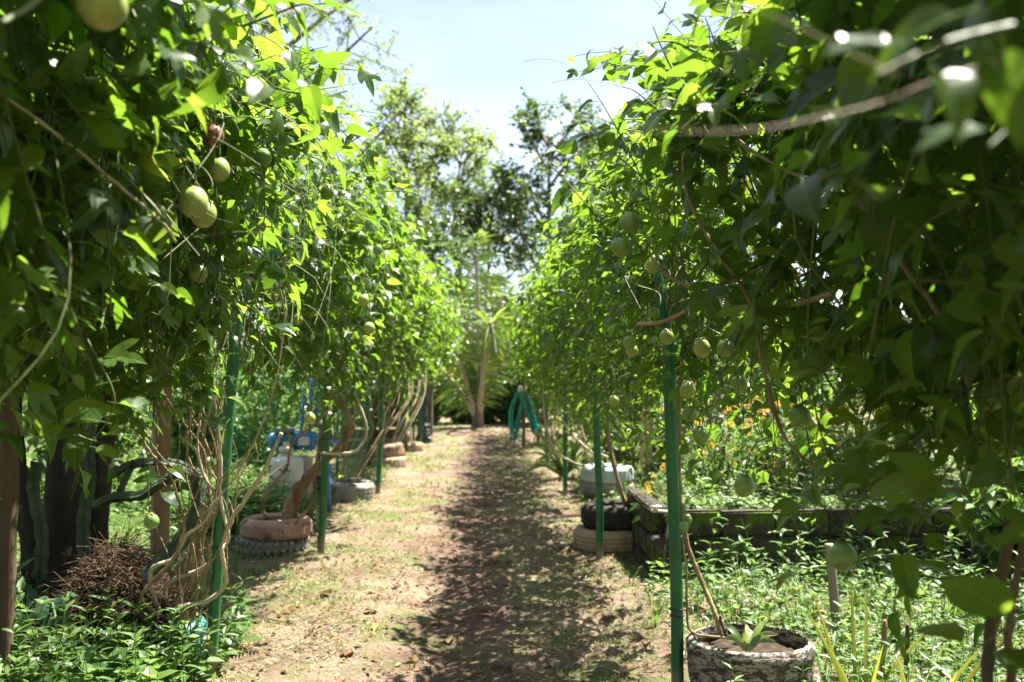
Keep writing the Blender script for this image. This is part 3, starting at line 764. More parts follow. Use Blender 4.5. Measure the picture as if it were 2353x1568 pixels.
# ------------------------------------------------------------------ fruit
SC = 'passion fruits hanging from the vines'
FR = [  # u, v, px across, metres across, skin, label
 (235, 8, 112, .068, 'y', 'large pale green passion fruit cut by the top edge of the picture, upper left'),
 (490, 313, 50, .064, 'p', 'purple-red passion fruit, the only one of that colour'),
 (503, 390, 50, .066, 'y', 'pale green passion fruit hanging just below the purple one'),
 (604, 362, 40, .062, 'g', 'green passion fruit to the right of the purple one'),
 (413, 427, 42, .058, 'g', 'smaller green passion fruit behind and above the touching pair on the left'),
 (445, 465, 66, .070, 'y', 'large yellow-green passion fruit in front of the touching pair on the left'),
 (468, 492, 58, .068, 'y', 'yellow-green passion fruit half hidden behind its bigger neighbour on the left'),
 (752, 442, 32, .058, 'g', 'green striped passion fruit near the top right of the front left vine'),
 (672, 438, 20, .040, 'g', 'tiny green passion fruit between two bigger ones, high on the left vine'),
 (455, 628, 42, .062, 'y', 'lone pale passion fruit in the dark leaves left of the front left post top'),
 (348, 1198, 34, .064, 'g', 'lone green passion fruit hanging low on a long stalk by the brown wooden post'),
 (685, 735, 22, .060, 'y', 'small looking pale passion fruit halfway along the left vine, right of the front left post'),
 (835, 690, 26, .062, 'y', 'brownish passion fruit hanging above a brighter one on the far left row'),
 (848, 754, 27, .062, 'y', 'bright yellow-green passion fruit dangling lowest on a long stalk, far left row'),
 (848, 603, 22, .058, 'g', 'lower of two green passion fruits high on the left row near the sky gap'),
 (868, 574, 22, .058, 'g', 'upper of two green passion fruits high on the left row near the sky gap'),
 (895, 728, 20, .060, 'g', 'dim green passion fruit right of the dangling bright one on the left row'),
 (712, 961, 25, .064, 'y', 'pale passion fruit hanging low above the blue pump'),
 (1447, 510, 46, .066, 'g', 'upper of two large green passion fruits at the front of the right vine'),
 (1427, 567, 46, .066, 'g', 'lower of two large green passion fruits at the front of the right vine'),
 (1500, 612, 34, .058, 'y', 'pale yellow passion fruit right of the two large green ones, right vine'),
 (1532, 775, 34, .060, 'y', 'passion fruit resting at the top of the front right post'),
 (1447, 787, 30, .060, 'g', 'upper fruit of a stacked pair left of the front right post top'),
 (1452, 806, 28, .058, 'y', 'lower fruit of a stacked pair left of the front right post top'),
 (1502, 720, 28, .056, 'g', 'small passion fruit hidden in leaves above the front right post'),
 (1613, 800, 40, .064, 'y', 'left one of two passion fruits side by side, right of the front right post top'),
 (1667, 800, 40, .064, 'g', 'right one of two passion fruits side by side, right of the front right post top'),
 (1699, 882, 38, .064, 'g', 'green passion fruit beside a round leaf in the middle of the right vine'),
 (1580, 897, 36, .064, 'y', 'pale passion fruit under a leaf just right of the front right post'),
 (1585, 952, 34, .062, 'g', 'middle fruit of the column of three right of the front right post'),
 (1610, 1000, 38, .064, 'g', 'lowest fruit of the column of three right of the front right post'),
 (1710, 1117, 46, .066, 'g', 'large green passion fruit hanging alone in front of the yellow flowers'),
 (1838, 958, 50, .066, 'g', 'large green passion fruit crossed by a twig, centre of the right vine'),
 (2277, 905, 72, .070, 'g', 'blurred shaded passion fruit near the right edge'),
 (1937, 1280, 64, .070, 'g', 'dark blurred passion fruit in front of the cut stake at the lower right'),
 (1572, 1211, 21, .042, 'g', 'small unripe oval fruit touching the front right post'),
 (1581, 1193, 18, .038, 'g', 'tiny unripe fruit behind the oval one at the front right post'),
 (1458, 888, 26, .062, 'g', 'green passion fruit hanging over the garden left of the front right post'),
 (1411, 921, 24, .062, 'y', 'bright pale passion fruit beside the second right post'),
 (1440, 916, 22, .060, 'g', 'dim green passion fruit between two brighter ones near the second right post'),
 (1212, 747, 17, .060, 'g', 'far green passion fruit on the right row near the palm'),
]
fruits = []
for u, v_, px, size, skin, lab in FR:
    dep = size * F / px
    fruits.append((at(u, v_, dep), size, skin, lab, u, v_, px, dep))

# ------------------------------------------------------------------ turn the vines into leaf objects and joined foliage
FU = np.array([f[4] for f in fruits]); FV = np.array([f[5] for f in fruits]); FP = np.array([f[6] for f in fruits]); FD = np.array([f[7] for f in fruits])
allP = []
for v in VL:
    v.L, v.N, v.T, v.S = np.array(v.L), np.array(v.N), np.array(v.T), np.array(v.S)
    d0 = np.linalg.norm(v.L - np.array([0, 0, CAMZ]), axis=1)
    u_, v2, dep = proj(v.L + v.T * v.S[:, None] * .5)
    pxs = v.S * F / np.maximum(dep, .2)
    near = 1.25 if v in (vL0, vR0) else .6
    keep = ((d0 > near) | (np.arange(len(v.L)) >= v.own)) & (v.L[:, 2] > .12)
    fall = v.L - SUNn * ((v.L[:, 2:3] - .3) / SUNn[2])       # a thin place in the roof lets the sun onto the weeds at the left
    keep &= ~((np.hypot((fall[:, 0] + 1.78) / .66, (fall[:, 1] - 4.72) / .68) < 1) & (rng.random(len(v.L)) < .95) & (np.arange(len(v.L)) < v.own))
    def shade(p, r, pr):      # leaves above p on its way to the sun
        q = v.L - np.array(p); t = q @ SUNn
        return (t > .03) & (np.linalg.norm(q - t[:, None] * SUNn, axis=1) < r) & (rng.random(len(v.L)) < pr)
    for f in fruits:
        if f[2] in 'yp' or f[4] in (604, 752, 348): keep &= ~shade(f[0], .085, .9)
    for p_ in (at(2100, 130, .76), at(2040, 165, .75), at(430, 545, 2.1), at(1345, 200, 2.9)): keep &= ~(shade(p_, .13, .9) & (np.arange(len(v.L)) < v.own))
    for a, b, c, d in zip(FU, FV, FP, FD):        # leaves do not grow through or right in front of a fruit
        keep &= ~((np.hypot(u_ - a, v2 - b) < c * .5 + pxs * .5) & (dep < d + .06) & (dep > .1))
    v.L, v.N, v.T, v.S = v.L[keep], v.N[keep], v.T[keep], v.S[keep]
    v.Y = unit(v.T - v.N * np.sum(v.T * v.N, 1, keepdims=True))
    v.X = np.cross(v.Y, v.N)
    v.k = rng.integers(0, 8, len(v.L))
    v.r = rng.random(len(v.L))

# a coarse id picture tells which leaves show largest
cell = 4.0
IW, IH = int(W / cell) + 1, int(H / cell) + 1
idb = np.full((IH, IW), -1, np.int64)
cu, cv, cd, cp, ci = [], [], [], [], []
base = 0
for v in VL:
    u_, v2, dep = proj(v.L + v.Y * v.S[:, None] * .45)
    px = v.S * F / np.maximum(dep, .2) * .6
    cu.append(u_); cv.append(v2); cd.append(dep); cp.append(px); ci.append(base + np.arange(len(v.L)))
    v.base = base; base += len(v.L)
cu, cv, cd, cp, ci = map(np.concatenate, (cu, cv, cd, cp, ci))
for j in np.argsort(-cd):
    if cd[j] < .3: continue
    r = max(cp[j] / cell * .5, .5)
    x, y = cu[j] / cell, cv[j] / cell
    if x < -r or y < -r or x > IW + r or y > IH + r: continue
    idb[max(int(y - r), 0):max(int(y + r) + 1, 0), max(int(x - r), 0):max(int(x + r) + 1, 0)] = j
shown = np.bincount(idb[idb >= 0].ravel(), minlength=base)

for v in VL:
    sh = shown[v.base:v.base + len(v.L)]
    pick = np.argsort(-sh)[:300]
    pick = pick[sh[pick] > 0]
    single = np.zeros(len(v.L), bool); single[pick] = True
    _, _, dep = proj(v.L)
    lod = np.where(dep < .4, 2, np.where(dep < 5.6, 0, np.where(dep < 13.5, 1, 2)))
    lod = np.where((lod == 0) & (sh == 0), 1, lod)
    scale = v.S * np.where(lod == 2, 1.2, 1.0)
    for j in pick:
        X, Yv, N, p, s = v.X[j], v.Y[j], v.N[j], v.L[j], scale[j]
        Mx = Matrix(((X[0] * s, Yv[0] * s, N[0] * s, p[0]), (X[1] * s, Yv[1] * s, N[1] * s, p[1]), (X[2] * s, Yv[2] * s, N[2] * s, p[2]), (0, 0, 0, 1)))
        place('leaf', LEAF_ME[int(lod[j])][int(v.k[j])], v.e, Mx)
    mb = MB()
    for l in (0, 1, 2):
        for k in range(8):
            q = (~single) & (lod == l) & (v.k == k)
            if not q.any(): continue
            PV, PT = PROTO[l][k]
            V, T = instances(PV, PT, v.X[q], v.Y[q], v.N[q], scale[q], v.L[q])
            ax = OUTL[id(PV)] * np.array([1, 1, 0])
            mb.add(V, T, None, np.repeat(v.r[q], len(PV)), aux=np.tile(ax, (int(q.sum()), 1)))
    tag(mb.build('foliage', M['vine_leaf'], v.e), kind='stuff')
    tag(v.shoots.build('shoots', M['green_stem'], v.e), kind='stuff')

# ------------------------------------------------------------------ fruit objects
def fruit_profile(n=15):
    t = np.linspace(0, math.pi, n)
    r = .5 * np.sin(t) * (1 + .02 * np.cos(t)); z = -.54 * np.cos(t)
    r[0] = r[-1] = 0.004
    return np.stack([r, z], 1)
F_ME = {}
for k, mn in (('g', 'fruit_green'), ('y', 'fruit_yellow'), ('p', 'fruit_purple')):
    F_ME[k] = MB().lathe(fruit_profile(), 24).mesh('rind'); F_ME[k].materials.append(M[mn])
cal = MB()
for k in range(5):
    a = k * 2 * math.pi / 5
    ca, sa = math.cos(a), math.sin(a)
    pts = [(0.02, -.06, .55), (.02, .06, .55), (.22, -.08, .56), (.22, .08, .56), (.40, 0, .50)]
    cal.add([(x * ca - y * sa, x * sa + y * ca, z) for x, y, z in pts], [(0, 2, 1), (1, 2, 3), (2, 4, 3)])
CAL_ME = cal.mesh('calyx'); CAL_ME.materials.append(M['calyx'])
NIP_ME = MB().lathe([(.004, -.57), (.035, -.565), (.03, -.53)], 8).mesh('blossom_scar'); NIP_ME.materials.append(M['twig'])
for p, size, skin, lab, *_r in fruits:
    e = thing('passion_fruit', p, lab, 'fruit', SC)
    tl = Matrix.Rotation(random.uniform(-.3, .3), 4, 'X') @ Matrix.Rotation(random.uniform(-.3, .3), 4, 'Y') @ Matrix.Rotation(random.uniform(0, 6), 4, 'Z')
    oval = random.uniform(.97, 1.07) if size > .05 else 1.25
    Mx = Matrix.Translation(p) @ tl @ Matrix.Diagonal((size, size, size * oval, 1))
    place('rind', F_ME[skin], e, Mx); place('calyx', CAL_ME, e, Mx); place('blossom_scar', NIP_ME, e, Mx)
    top = np.array(Mx @ Vector((0, 0, .54)))
    ln = .10 if lab.find('long stalk') < 0 else .26
    s_ = -1 if p.x < 0 else 1
    P = smooth_path([top, top + (random.uniform(-.01, .01), random.uniform(-.01, .01), ln * .5), top + (s_ * .03, random.uniform(-.02, .04), ln), top + (s_ * .10, .04, ln + .03)], 4)
    MB().tube(P, .0022, 5).build('stalk', M['green_stem'], e)

# ------------------------------------------------------------------ green steel posts
def post(pts, arm, label, tie=None, r=.030):
    base = Vector(pts[0]); base.z = float(gh(base.x, base.y))
    e = thing('trellis_post', base, label, 'post', 'green posts carrying the vines')
    t1_ = Vector(pts[-1]); wq = lambda f: base.lerp(t1_, f) + Vector((random.uniform(-.012, .012), random.uniform(-.012, .012), 0))
    P = smooth_path([base - Vector((0, 0, .06)), wq(.3), wq(.65), t1_], 6)
    MB().tube(P, r, 18).build('pole', M['green_paint'], e)
    top = Vector(pts[-1])
    a = [top + Vector(q) for q in arm]
    MB().tube(smooth_path([top - Vector((0, 0, .02))] + a, 6), r * .94, 14).build('roof_arm', M['green_paint'], e)
    if tie:
        for z in tie:
            k = np.argmin(abs(P[:, 2] - z)); c = P[k]
            t = np.linspace(0, 4 * math.pi, 34)
            ring = np.stack([c[0] + (r + .003) * np.cos(t), c[1] + (r + .003) * np.sin(t), z + .006 * t / 6 + .003 * np.sin(2 * t)], 1)
            MB().tube(ring, .0022, 5).build('wire_tie', M['wire'], e)
    return e
def lp(u0, v0, Y, u1, v1): return [at(u0, v0, Y), at(u1, v1, Y)]

post(lp(482, 1530, 5.12, 548, 690), [(.12, .04, .16), (.24, .08, .38)], 'front left green post wrapped in brown vine stems', tie=[.62, 1.05])
post(lp(736, 1265, 8.5, 758, 740), [(.08, .0, .2), (.12, .05, .4)], 'second green post on the left, beside the red tyre', tie=[.95])
post(lp(868, 1131, 12.7, 880, 790), [(.06, .0, .2), (.08, 0, .4)], 'third green post on the left, right of the grey tyre')
post(lp(925, 1056, 17.3, 931, 790), [(.06, .0, .2), (.08, 0, .4)], 'fourth green post on the left, in front of the stacked tyres')
post(lp(966, 1031, 20.6, 970, 800), [(.06, .0, .2), (.08, 0, .4)], 'last green post on the left, beside the black plastic sheet')
post(lp(951, 1020, 21.2, 945, 800), [(-.06, .0, .2), (-.08, 0, .4)], 'thin green post standing just behind the last one on the left', r=.022)
post(lp(1557, 1578, 4.8, 1536, 780), [(-.02, .06, .2), (-.02, .14, .42)], 'front right green post with black wire tied round it, beside the peeling tyre', tie=[.34, .37])
post(lp(1377, 1281, 8.2, 1372, 850), [(-.01, .0, .2), (.0, 0, .4)], 'second green post on the right, in front of the dark tyre pair', tie=[.98])
post(lp(1299, 1136, 12.55, 1297, 850), [(-.01, .0, .2), (.0, 0, .4)], 'third green post on the right, left of the mint tyre')
post(lp(1256, 1070, 16.6, 1254, 850), [(-.01, .0, .2), (.0, 0, .4)], 'fourth green post on the right, behind the strap leaves')
post(lp(1236, 1038, 20.4, 1236, 860), [(-.01, .0, .2), (.0, 0, .4)], 'last green post on the right, just right of the hose')

# ------------------------------------------------------------------ tyres
def tyre_profile(R, w, inner, groove=5, depth=.008, round_=.045):
    """closed section of a lying tyre: outside tread, bulged walls, open middle"""
    pr = [(inner, .03), (inner + .02, .008), (R - round_ * 1.6, -.004), (R - round_ * .6, .006), (R - .012, round_ * .6)]
    zs = np.linspace(round_, w - round_, groove * 4 + 1)
    for i, z in enumerate(zs):
        d = depth if i % 4 == 2 else 0
        pr.append((R - d + .004 * math.sin(math.pi * (z / w)), z))
    pr += [(R - .012, w - round_ * .6), (R - round_ * .6, w - .006), (R - round_ * 1.6, w + .004), (inner + .02, w - .008), (inner, w - .03), (inner + .012, w - .05), (inner + .05, w * .5), (inner + .012, .05)]
    return pr

def tyre(c, R, w, mat, label, inner=None, round_=.045, soil=True, groove=5, depth=.008, tilt=(0, 0), lugs=0, group='tyres used as planters', flare=0.0):
    c = Vector(c)
    e = thing('tyre', c, label, 'tyre', group)
    e.rotation_euler = (tilt[0], tilt[1], random.uniform(0, 6))
    inner = inner or R * .58
    pr = np.array(tyre_profile(R, w, inner, groove, depth, round_))
    if flare: pr[:, 0] += flare * (pr[:, 1] / w - .5)
    mb = MB().lathe(pr, 96, close=True, wob=.012)
    Vt = mb.V[0].reshape(len(pr), 96, 3)
    tr = pr[:, 0] > pr[:, 0].max() - .02 - flare
    for k in range(96):
        if k % 4 == 0: Vt[tr, k, :2] *= .975
        elif random.random() < .15: Vt[tr, k, :2] *= .992
    if lugs:
        for i in range(lugs):
            a = i * 2 * math.pi / lugs
            for zc, da in ((w * .25, .5), (w * .75, -.5)):
                mb.box((math.cos(a) * (R + .002), math.sin(a) * (R + .002), zc), (.018, .022, w * .36), a, (da, 0))
    o = bpy.data.objects.new('casing', mb.mesh('casing')); o.data.materials.append(mat); C.objects.link(o); o.parent = e
    if soil:
        rr = inner + .03
        mb = MB(); n = 20
        P = [(0, 0, w * .80)] + [(rr * q * math.cos(t), rr * q * math.sin(t), w * .78 + .02 * random.uniform(-1, 1)) for q in (.5, 1) for t in np.linspace(0, 2 * math.pi, n, endpoint=False)]
        T = [(0, 1 + i, 1 + (i + 1) % n) for i in range(n)]; Q = [(1 + i, 1 + n + i, 1 + n + (i + 1) % n, 1 + (i + 1) % n) for i in range(n)]
        o = bpy.data.objects.new('soil', mb.add(P, T, Q).mesh('soil')); o.data.materials.append(M['soil']); C.objects.link(o); o.parent = e
    return e

def g(x, y): return float(gh(x, y))
x = at(625, 1200, 8.45).x
tyre((x - .03, 8.62, g(x, 8.6) - .02), .30, .13, M['tyre_grey'], 'worn black tyre with slanted tread, flat under the red tyre', soil=False, lugs=30, depth=.004)
tyre((x, 8.60, g(x, 8.6) + .105), .30, .165, M['tyre_red'], 'faded red painted tyre holding the thick gnarled vine', groove=4, depth=.006)
x = at(797, 1100, 12.0).x
tyre((x, 12.1, g(x, 12.1) - .02), .30, .25, M['tyre_grey'], 'tall grey tyre full of thin stems, left side beyond the red one', groove=3, depth=.003, tilt=(.05, .08))
tyre((x - .38, 12.5, g(x, 12.5)), .27, .20, M['tyre_black'], 'black tyre lying behind the tall grey one on the left', tilt=(0, -.05))
x = at(893, 1040, 16.6).x
tyre((x, 16.5, g(x, 16.5) - .03), .30, .20, M['tyre_tan'], 'tan dusty tyre at the bottom of the stack on the left', groove=4, tilt=(0, .05))
tyre((x - .02, 16.55, g(x, 16.5) + .165), .29, .22, M['tyre_red'], 'pinkish tyre on top of the stack on the left, leaning a little', groove=4, tilt=(.05, .10))
x = at(936, 1022, 19.4).x
tyre((x, 19.3, g(x, 19.3) - .02), .32, .17, M['tyre_tan'], 'low tan tyre lying between the last two left posts', groove=4)
x = at(1416, 1230, 8.5).x
tyre((x - .02, 8.62, g(x, 8.6) - .03), .335, .20, M['tyre_tan'], 'mud-brown tyre under the black one beside the block wall', groove=3, tilt=(0, -.02))
tyre((x + .03, 8.66, g(x, 8.6) + .165), .315, .20, M['tyre_black'], 'black tyre lying on the mud-brown one behind the second right post', groove=5)
x = at(1397, 1100, 12.4).x
tyre((x, 12.5, .0), .34, .17, M['tyre_grey'], 'grey ribbed tyre under the pale mint one', groove=6, depth=.012, soil=False)
tyre((x, 12.48, .166), .325, .20, M['tyre_mint'], 'pale mint painted tyre on top of a grey one, right side', groove=6, depth=.010)
PL = at(1735, 1500, 4.62)
tyre((PL.x, 4.72, g(PL.x, 4.7) - .02), .285, .29, M['tyre_peel'], 'tyre planter with peeling white paint at the bottom right', groove=2, depth=.005, inner=.238, flare=.03, round_=.02)
POT = Vector((at(395, 1420, 5.25).x, 5.27, .15))
tyre((POT.x, 5.27, g(POT.x, 5.27) - .03), .18, .27, M['teal_plastic'], 'teal painted tyre half buried in weeds beside the front left post', groove=3)
x1 = at(1500, 1060, 13.5)
tyre((x1.x - .1, 13.6, .40), .22, .12, M['tyre_black'], 'small black tyre lying in the weeds behind the mint one', soil=False, tilt=(.4, .3))

# ------------------------------------------------------------------ woody vine stems, each one a part of its vine
def px(path, Y0, Y1=None):
    n = len(path); Y1 = Y0 if Y1 is None else Y1
    return [at(a, b, Y0 + (Y1 - Y0) * i / max(n - 1, 1) + random.uniform(-.03, .03) * min(1, Y0 - .6)) for i, (a, b) in enumerate(path)]
def cane(v, pts, r0, r1=None, mat='vine_stem', sides=9, name='stem', knob=.17):
    pts = [Vector(q) for q in pts]
    if v is vL1 and pts[0].z < .65 and pts[0].y > 4.9:
        pts = [POT + Vector((random.uniform(-.08, .08), random.uniform(-.08, .08), 0))] + pts
    P = smooth_path(pts, 7)
    P = P + np.cumsum(rng.normal(0, .0022 if P[0, 1] > 1.5 else .0002, P.shape), 0) * np.linspace(0, 1, len(P))[:, None]
    r1 = r0 * .7 if r1 is None else r1
    MB().tube(P, np.linspace(r0, r1, len(P)), sides, knob=knob).build(name, M[mat], v.e)
def zc(z): return [(.3664 * a, 993.8 + .3664 * b) for a, b in z]
# around the front left post
cane(vL1, px(zc([(930, 1130), (1100, 1060), (1195, 920), (1215, 760), (1230, 640), (1300, 520), (1310, 400), (1250, 280), (1180, 120), (1175, -60), (1230, -300)]), 5.25, 5.2), 0.0107, 0.0057)
cane(vL1, px(zc([(1100, 1115), (1300, 1060), (1410, 970), (1425, 880), (1405, 760), (1430, 680), (1480, 560), (1590, 400), (1690, 240), (1790, 30)]), 5.1, 4.9), 0.0131, 0.0090, 'pale_stem')
cane(vL1, px(zc([(900, 1070), (960, 930), (1090, 800), (1150, 650), (1160, 560), (1120, 400), (1060, 250), (950, 120), (870, 0), (760, -200)]), 5.0, 4.7), 0.0090, 0.0049)
cane(vL1, px(zc([(940, 890), (1080, 790), (1165, 650), (1260, 570), (1310, 480), (1320, 380), (1240, 260), (1200, 60), (1260, -260)]), 5.0, 5.1), 0.0107, 0.0066, 'pale_stem')
cane(vL1, px(zc([(1040, 970), (1260, 860), (1370, 770), (1440, 660), (1420, 540), (1390, 420), (1395, 250), (1390, 120), (1375, -40), (1340, -260)]), 5.2, 5.0), 0.0115, 0.0074, 'pale_stem')
cane(vL1, px(zc([(1000, 1100), (1210, 790), (1390, 640), (1320, 420), (1270, 240), (1170, 0), (1220, -330)]), 5.3, 5.1), 0.0082, 0.0049)
cane(vL1, px(zc([(1080, 1090), (1270, 880), (1430, 620), (1460, 480), (1380, 300), (1270, 130), (1300, -120), (1420, -380)]), 5.35, 5.3), 0.0074, 0.0049)
cane(vL1, px(zc([(960, 1110), (1060, 940), (1230, 700), (1330, 520), (1360, 330), (1300, 80), (1190, -160), (1180, -420)]), 5.4, 5.3), 0.0090, 0.0057)
cane(vL1, px(zc([(1010, 1090), (1170, 880), (1210, 640), (1300, 420), (1420, 260), (1560, 80), (1640, -80), (1700, -330)]), 5.25, 4.9), 0.0057, 0.0033)
cane(vL1, px(zc([(1240, 640), (1360, 500), (1290, 300), (1130, 230), (1010, 150), (880, -20)]), 5.1, 4.9), 0.0049, 0.0033)
cane(vL1, px([(470, 1180), (545, 1090), (600, 980), (640, 850), (655, 720), (640, 640)], 5.0, 4.8), 0.0049, 0.0029, 'pale_stem')
cane(vL1, px([(455, 1290), (480, 1150), (470, 1010), (500, 900), (545, 820), (560, 700)], 5.3, 5.2), 0.0074, 0.0049)
cane(vL1, px([(440, 1290), (450, 1150), (430, 1010), (470, 900), (480, 780), (520, 650)], 5.35, 5.2), 0.0066, 0.0041)
cane(vL1, px([(430, 1330), (480, 1200), (500, 1060), (470, 950), (430, 850), (440, 700)], 5.4, 5.2), 0.0057, 0.0041)
cane(vL1, px([(500, 1150), (590, 1110), (640, 1075), (690, 1030)], 5.2, 5.3), 0.0025, 0.0016)
for i in range(16):      # thin twigs in the tangle
    a = at(random.uniform(400, 510), random.uniform(1230, 1390), random.uniform(5.0, 5.4))
    b = a + Vector((random.uniform(-.25, .3), random.uniform(-.1, .1), random.uniform(.5, 1.1)))
    m = (a + b) / 2 + Vector((random.uniform(-.12, .12), 0, 0))
    m2 = a.lerp(b, .8) + Vector((random.uniform(-.08, .08), 0, 0))
    cane(vL1, [a, m, m2, b], .0042, .002, 'vine_stem', 5)
# dry hooked twigs in the sun on the left vine
cane(vL1, px([(580, 610), (610, 650), (637, 683), (648, 650), (645, 625), (655, 590)], 3.9), .005, .005, 'pale_stem')
cane(vL1, px([(585, 615), (592, 640), (590, 675)], 3.88), .003, .002, 'pale_stem')
cane(vL0, px([(0, 215), (120, 300), (240, 390), (340, 470), (420, 540)], 1.75, 2.3), .0034, .003, 'pale_stem')
cane(vL0, px([(0, 55), (60, 20), (110, -20)], 1.2, 1.3), .004, .004, 'green_stem')
cane(vL0, px([(300, 20), (380, 100), (450, 190), (490, 270)], 2.4, 2.6), .003, .003, 'green_stem')
cane(vL0, px([(20, 700), (120, 660), (180, 700), (165, 790)], 2.2), .004, .003, 'green_stem')
# thick trunk in the red tyre
def zt_(z): return [(545.8 + .2747 * a, 861.7 + .2747 * b) for a, b in z]
cane(vL2, px(zt_([(440, 1310), (420, 1200), (430, 1100), (500, 950), (620, 820), (720, 720), (860, 590), (945, 450), (920, 330), (860, 180), (840, -60)]), 8.6, 8.6), .055, .018, 'vine_bark', 12, 'trunk', .25)
cane(vL2, px(zt_([(480, 1310), (470, 1150), (540, 980), (640, 840), (690, 650), (700, 480), (830, 250), (830, 0)]), 8.65, 8.8), .035, .014, 'vine_bark', 10, knob=.2)
cane(vL2, px(zt_([(390, 1215), (260, 1210), (208, 1100), (260, 960), (400, 790), (450, 600), (560, 480), (720, 350), (800, 120)]), 8.5, 8.3), .017, .009, 'vine_bark')
cane(vL2, px(zt_([(690, 655), (860, 660), (980, 640), (1060, 540), (1065, 400), (1000, 220), (940, 100), (940, -120)]), 8.4, 8.5), .013, .009, 'pale_stem')
cane(vL2, px(zt_([(460, 1280), (530, 1190), (600, 1110), (650, 980), (660, 830), (700, 560), (780, 330), (790, 40)]), 8.4, 8.5), .014, .008, 'vine_bark')
cane(vL2, px(zt_([(690, 640), (740, 560), (900, 460), (980, 330), (940, 200), (860, 60), (850, -150)]), 8.5, 8.7), .013, .009)
# thin stems in the grey tyre, stacked tyres
for i in range(9):
    a = random.uniform(-.14, .14)
    cane(vL3, [Vector((at(797, 1100, 12).x + a, 12.0 + random.uniform(-.12, .12), .20)), Vector((-1.55 + a * 1.8 + random.uniform(-.05, .3), 12.2, .75)), Vector((-1.45 + a * 2 + random.uniform(0, .45), 12.6, 1.3)), Vector((-1.3 + a, 12.9, 1.9))], .007, .005, 'vine_stem', 6)
for i in range(10):
    a = random.uniform(-.12, .12)
    cane(vL4, [Vector((at(893, 1020, 16.5).x + a, 16.5, .3)), Vector((-1.5 + a * 2, 16.6, .7)), Vector((-1.45 + a * 3 + random.uniform(-.1, .2), 16.9, 1.2)), Vector((-1.3 + a * 2, 17.2, 1.8))], .014, .009, 'pale_stem' if i % 2 else 'vine_stem', 6)
for i in range(6):
    a = random.uniform(-.15, .15)
    cane(vL5, [Vector((-1.65 + a, 19.4, .1)), Vector((-1.6 - a, 19.6, .7)), Vector((-1.4 + a, 19.9, 1.7))], .014, .009, 'vine_stem', 6)
# right: the slanting stem in the peeling tyre, and the twin twig beside it
def zr(z): return [(1493.6 + .3663 * a, 993.8 + .3663 * b) for a, b in z]
cane(vR1, px(zr([(450, 1290), (405, 1130), (330, 950), (268, 800), (222, 660), (200, 480), (186, 250), (182, 0), (180, -300), (200, -620)]), 4.7, 5.0), .0135, .008, 'vine_stem')
cane(vR1, px(zr([(470, 1290), (260, 1250), (226, 1080), (210, 860), (190, 730), (186, 480)]), 4.62, 4.7), .006, .005)
cane(vR1, px(zr([(490, 1300), (462, 1230), (440, 1150)]), 4.68), .010, .008, 'wood_dark')
cane(vR1, px([(1500, 590), (1530, 630), (1600, 660), (1700, 640), (1850, 570), (2030, 540)], 3.4, 3.0), .0065, .006)
cane(vR1, px([(1465, 745), (1530, 735), (1640, 680), (1760, 660), (1930, 590)], 3.6, 3.2), .0065, .005, 'rosy_stem')
cane(vR0, px([(1585, 300), (1570, 380), (1590, 480), (1650, 590), (1720, 700), (1750, 850), (1800, 1010), (1880, 1080), (1960, 1060), (2060, 960), (2120, 780), (2130, 640)], 3.2, 2.5), .0068, .005, 'vine_stem')
cane(vR0, px([(1830, 700), (1990, 650), (2120, 590), (2230, 500), (2320, 420)], 2.6, 2.2), .008, .006, 'vine_stem')
cane(vR0, px([(1955, 430), (2020, 530), (2080, 610), (2160, 720), (2240, 900)], 2.3, 2.1), .008, .006, 'vine_stem')
cane(vR0, px([(1700, 330), (1800, 390), (1900, 410), (2050, 380)], 2.6, 2.3), .005, .005, 'vine_stem')
cane(vR0, px([(1730, 15), (1775, 38), (1850, 70), (1925, 108), (2060, 170)], .74, .78), .0002, .0012, 'pale_stem', knob=.05)
cane(vR0, px([(1420, 290), (1600, 303), (1750, 297), (1880, 272), (2020, 238), (2200, 170), (2420, 120)], .72, .80), .0001, .0012, 'rosy_stem', knob=.05)
cane(vR0, px([(2330, 1180), (2300, 1320), (2270, 1440), (2255, 1600)], 1.9, 1.9), .010, .012, 'wood_dark')
cane(vR0, px([(2390, 1100), (2345, 1300), (2330, 1450), (2340, 1620)], 1.8, 1.8), .007, .008, 'wood_dark')
cane(vR2, [Vector((1.22, 8.6, .3)), Vector((1.12, 8.45, .55)), Vector((1.02, 8.5, 1.0)), Vector((1.0, 8.6, 1.8))], .022, .014, 'vine_stem', 8, 'trunk')
for q in ([(1390, 1085), (1360, 1068), (1330, 1000), (1310, 960), (1285, 900), (1270, 830)], [(1400, 1085), (1370, 1050), (1320, 1005), (1290, 960), (1270, 900), (1250, 820)], [(1360, 1078), (1310, 1060), (1270, 1030), (1250, 960), (1245, 880)], [(1420, 1085), (1410, 1060), (1350, 1020), (1330, 930), (1340, 830)]):
    cane(vR3, px(q, 12.4, 12.6), .017, .010, 'pale_stem', 8)
for i in range(5):
    a = random.uniform(-.2, .2)
    cane(vR4, [Vector((1.15 + a, 16.3, .05)), Vector((1.0 - a, 16.4, .8)), Vector((.9 + a, 16.6, 1.8))], .014, .010, 'vine_stem', 6)
    cane(vR5, [Vector((1.1 + a, 20.4, .15)), Vector((1.0 - a, 20.5, .9)), Vector((.9 + a, 20.7, 1.8))], .014, .010, 'vine_stem', 6)
# vL0 and vR0 need roots too
cane(vL0, [Vector((-1.9, 3.6, 0)), Vector((-1.85, 3.4, .7)), Vector((-1.7, 3.2, 1.4)), Vector((-1.5, 3.0, 2.2))], .018, .012, 'wood_dark')

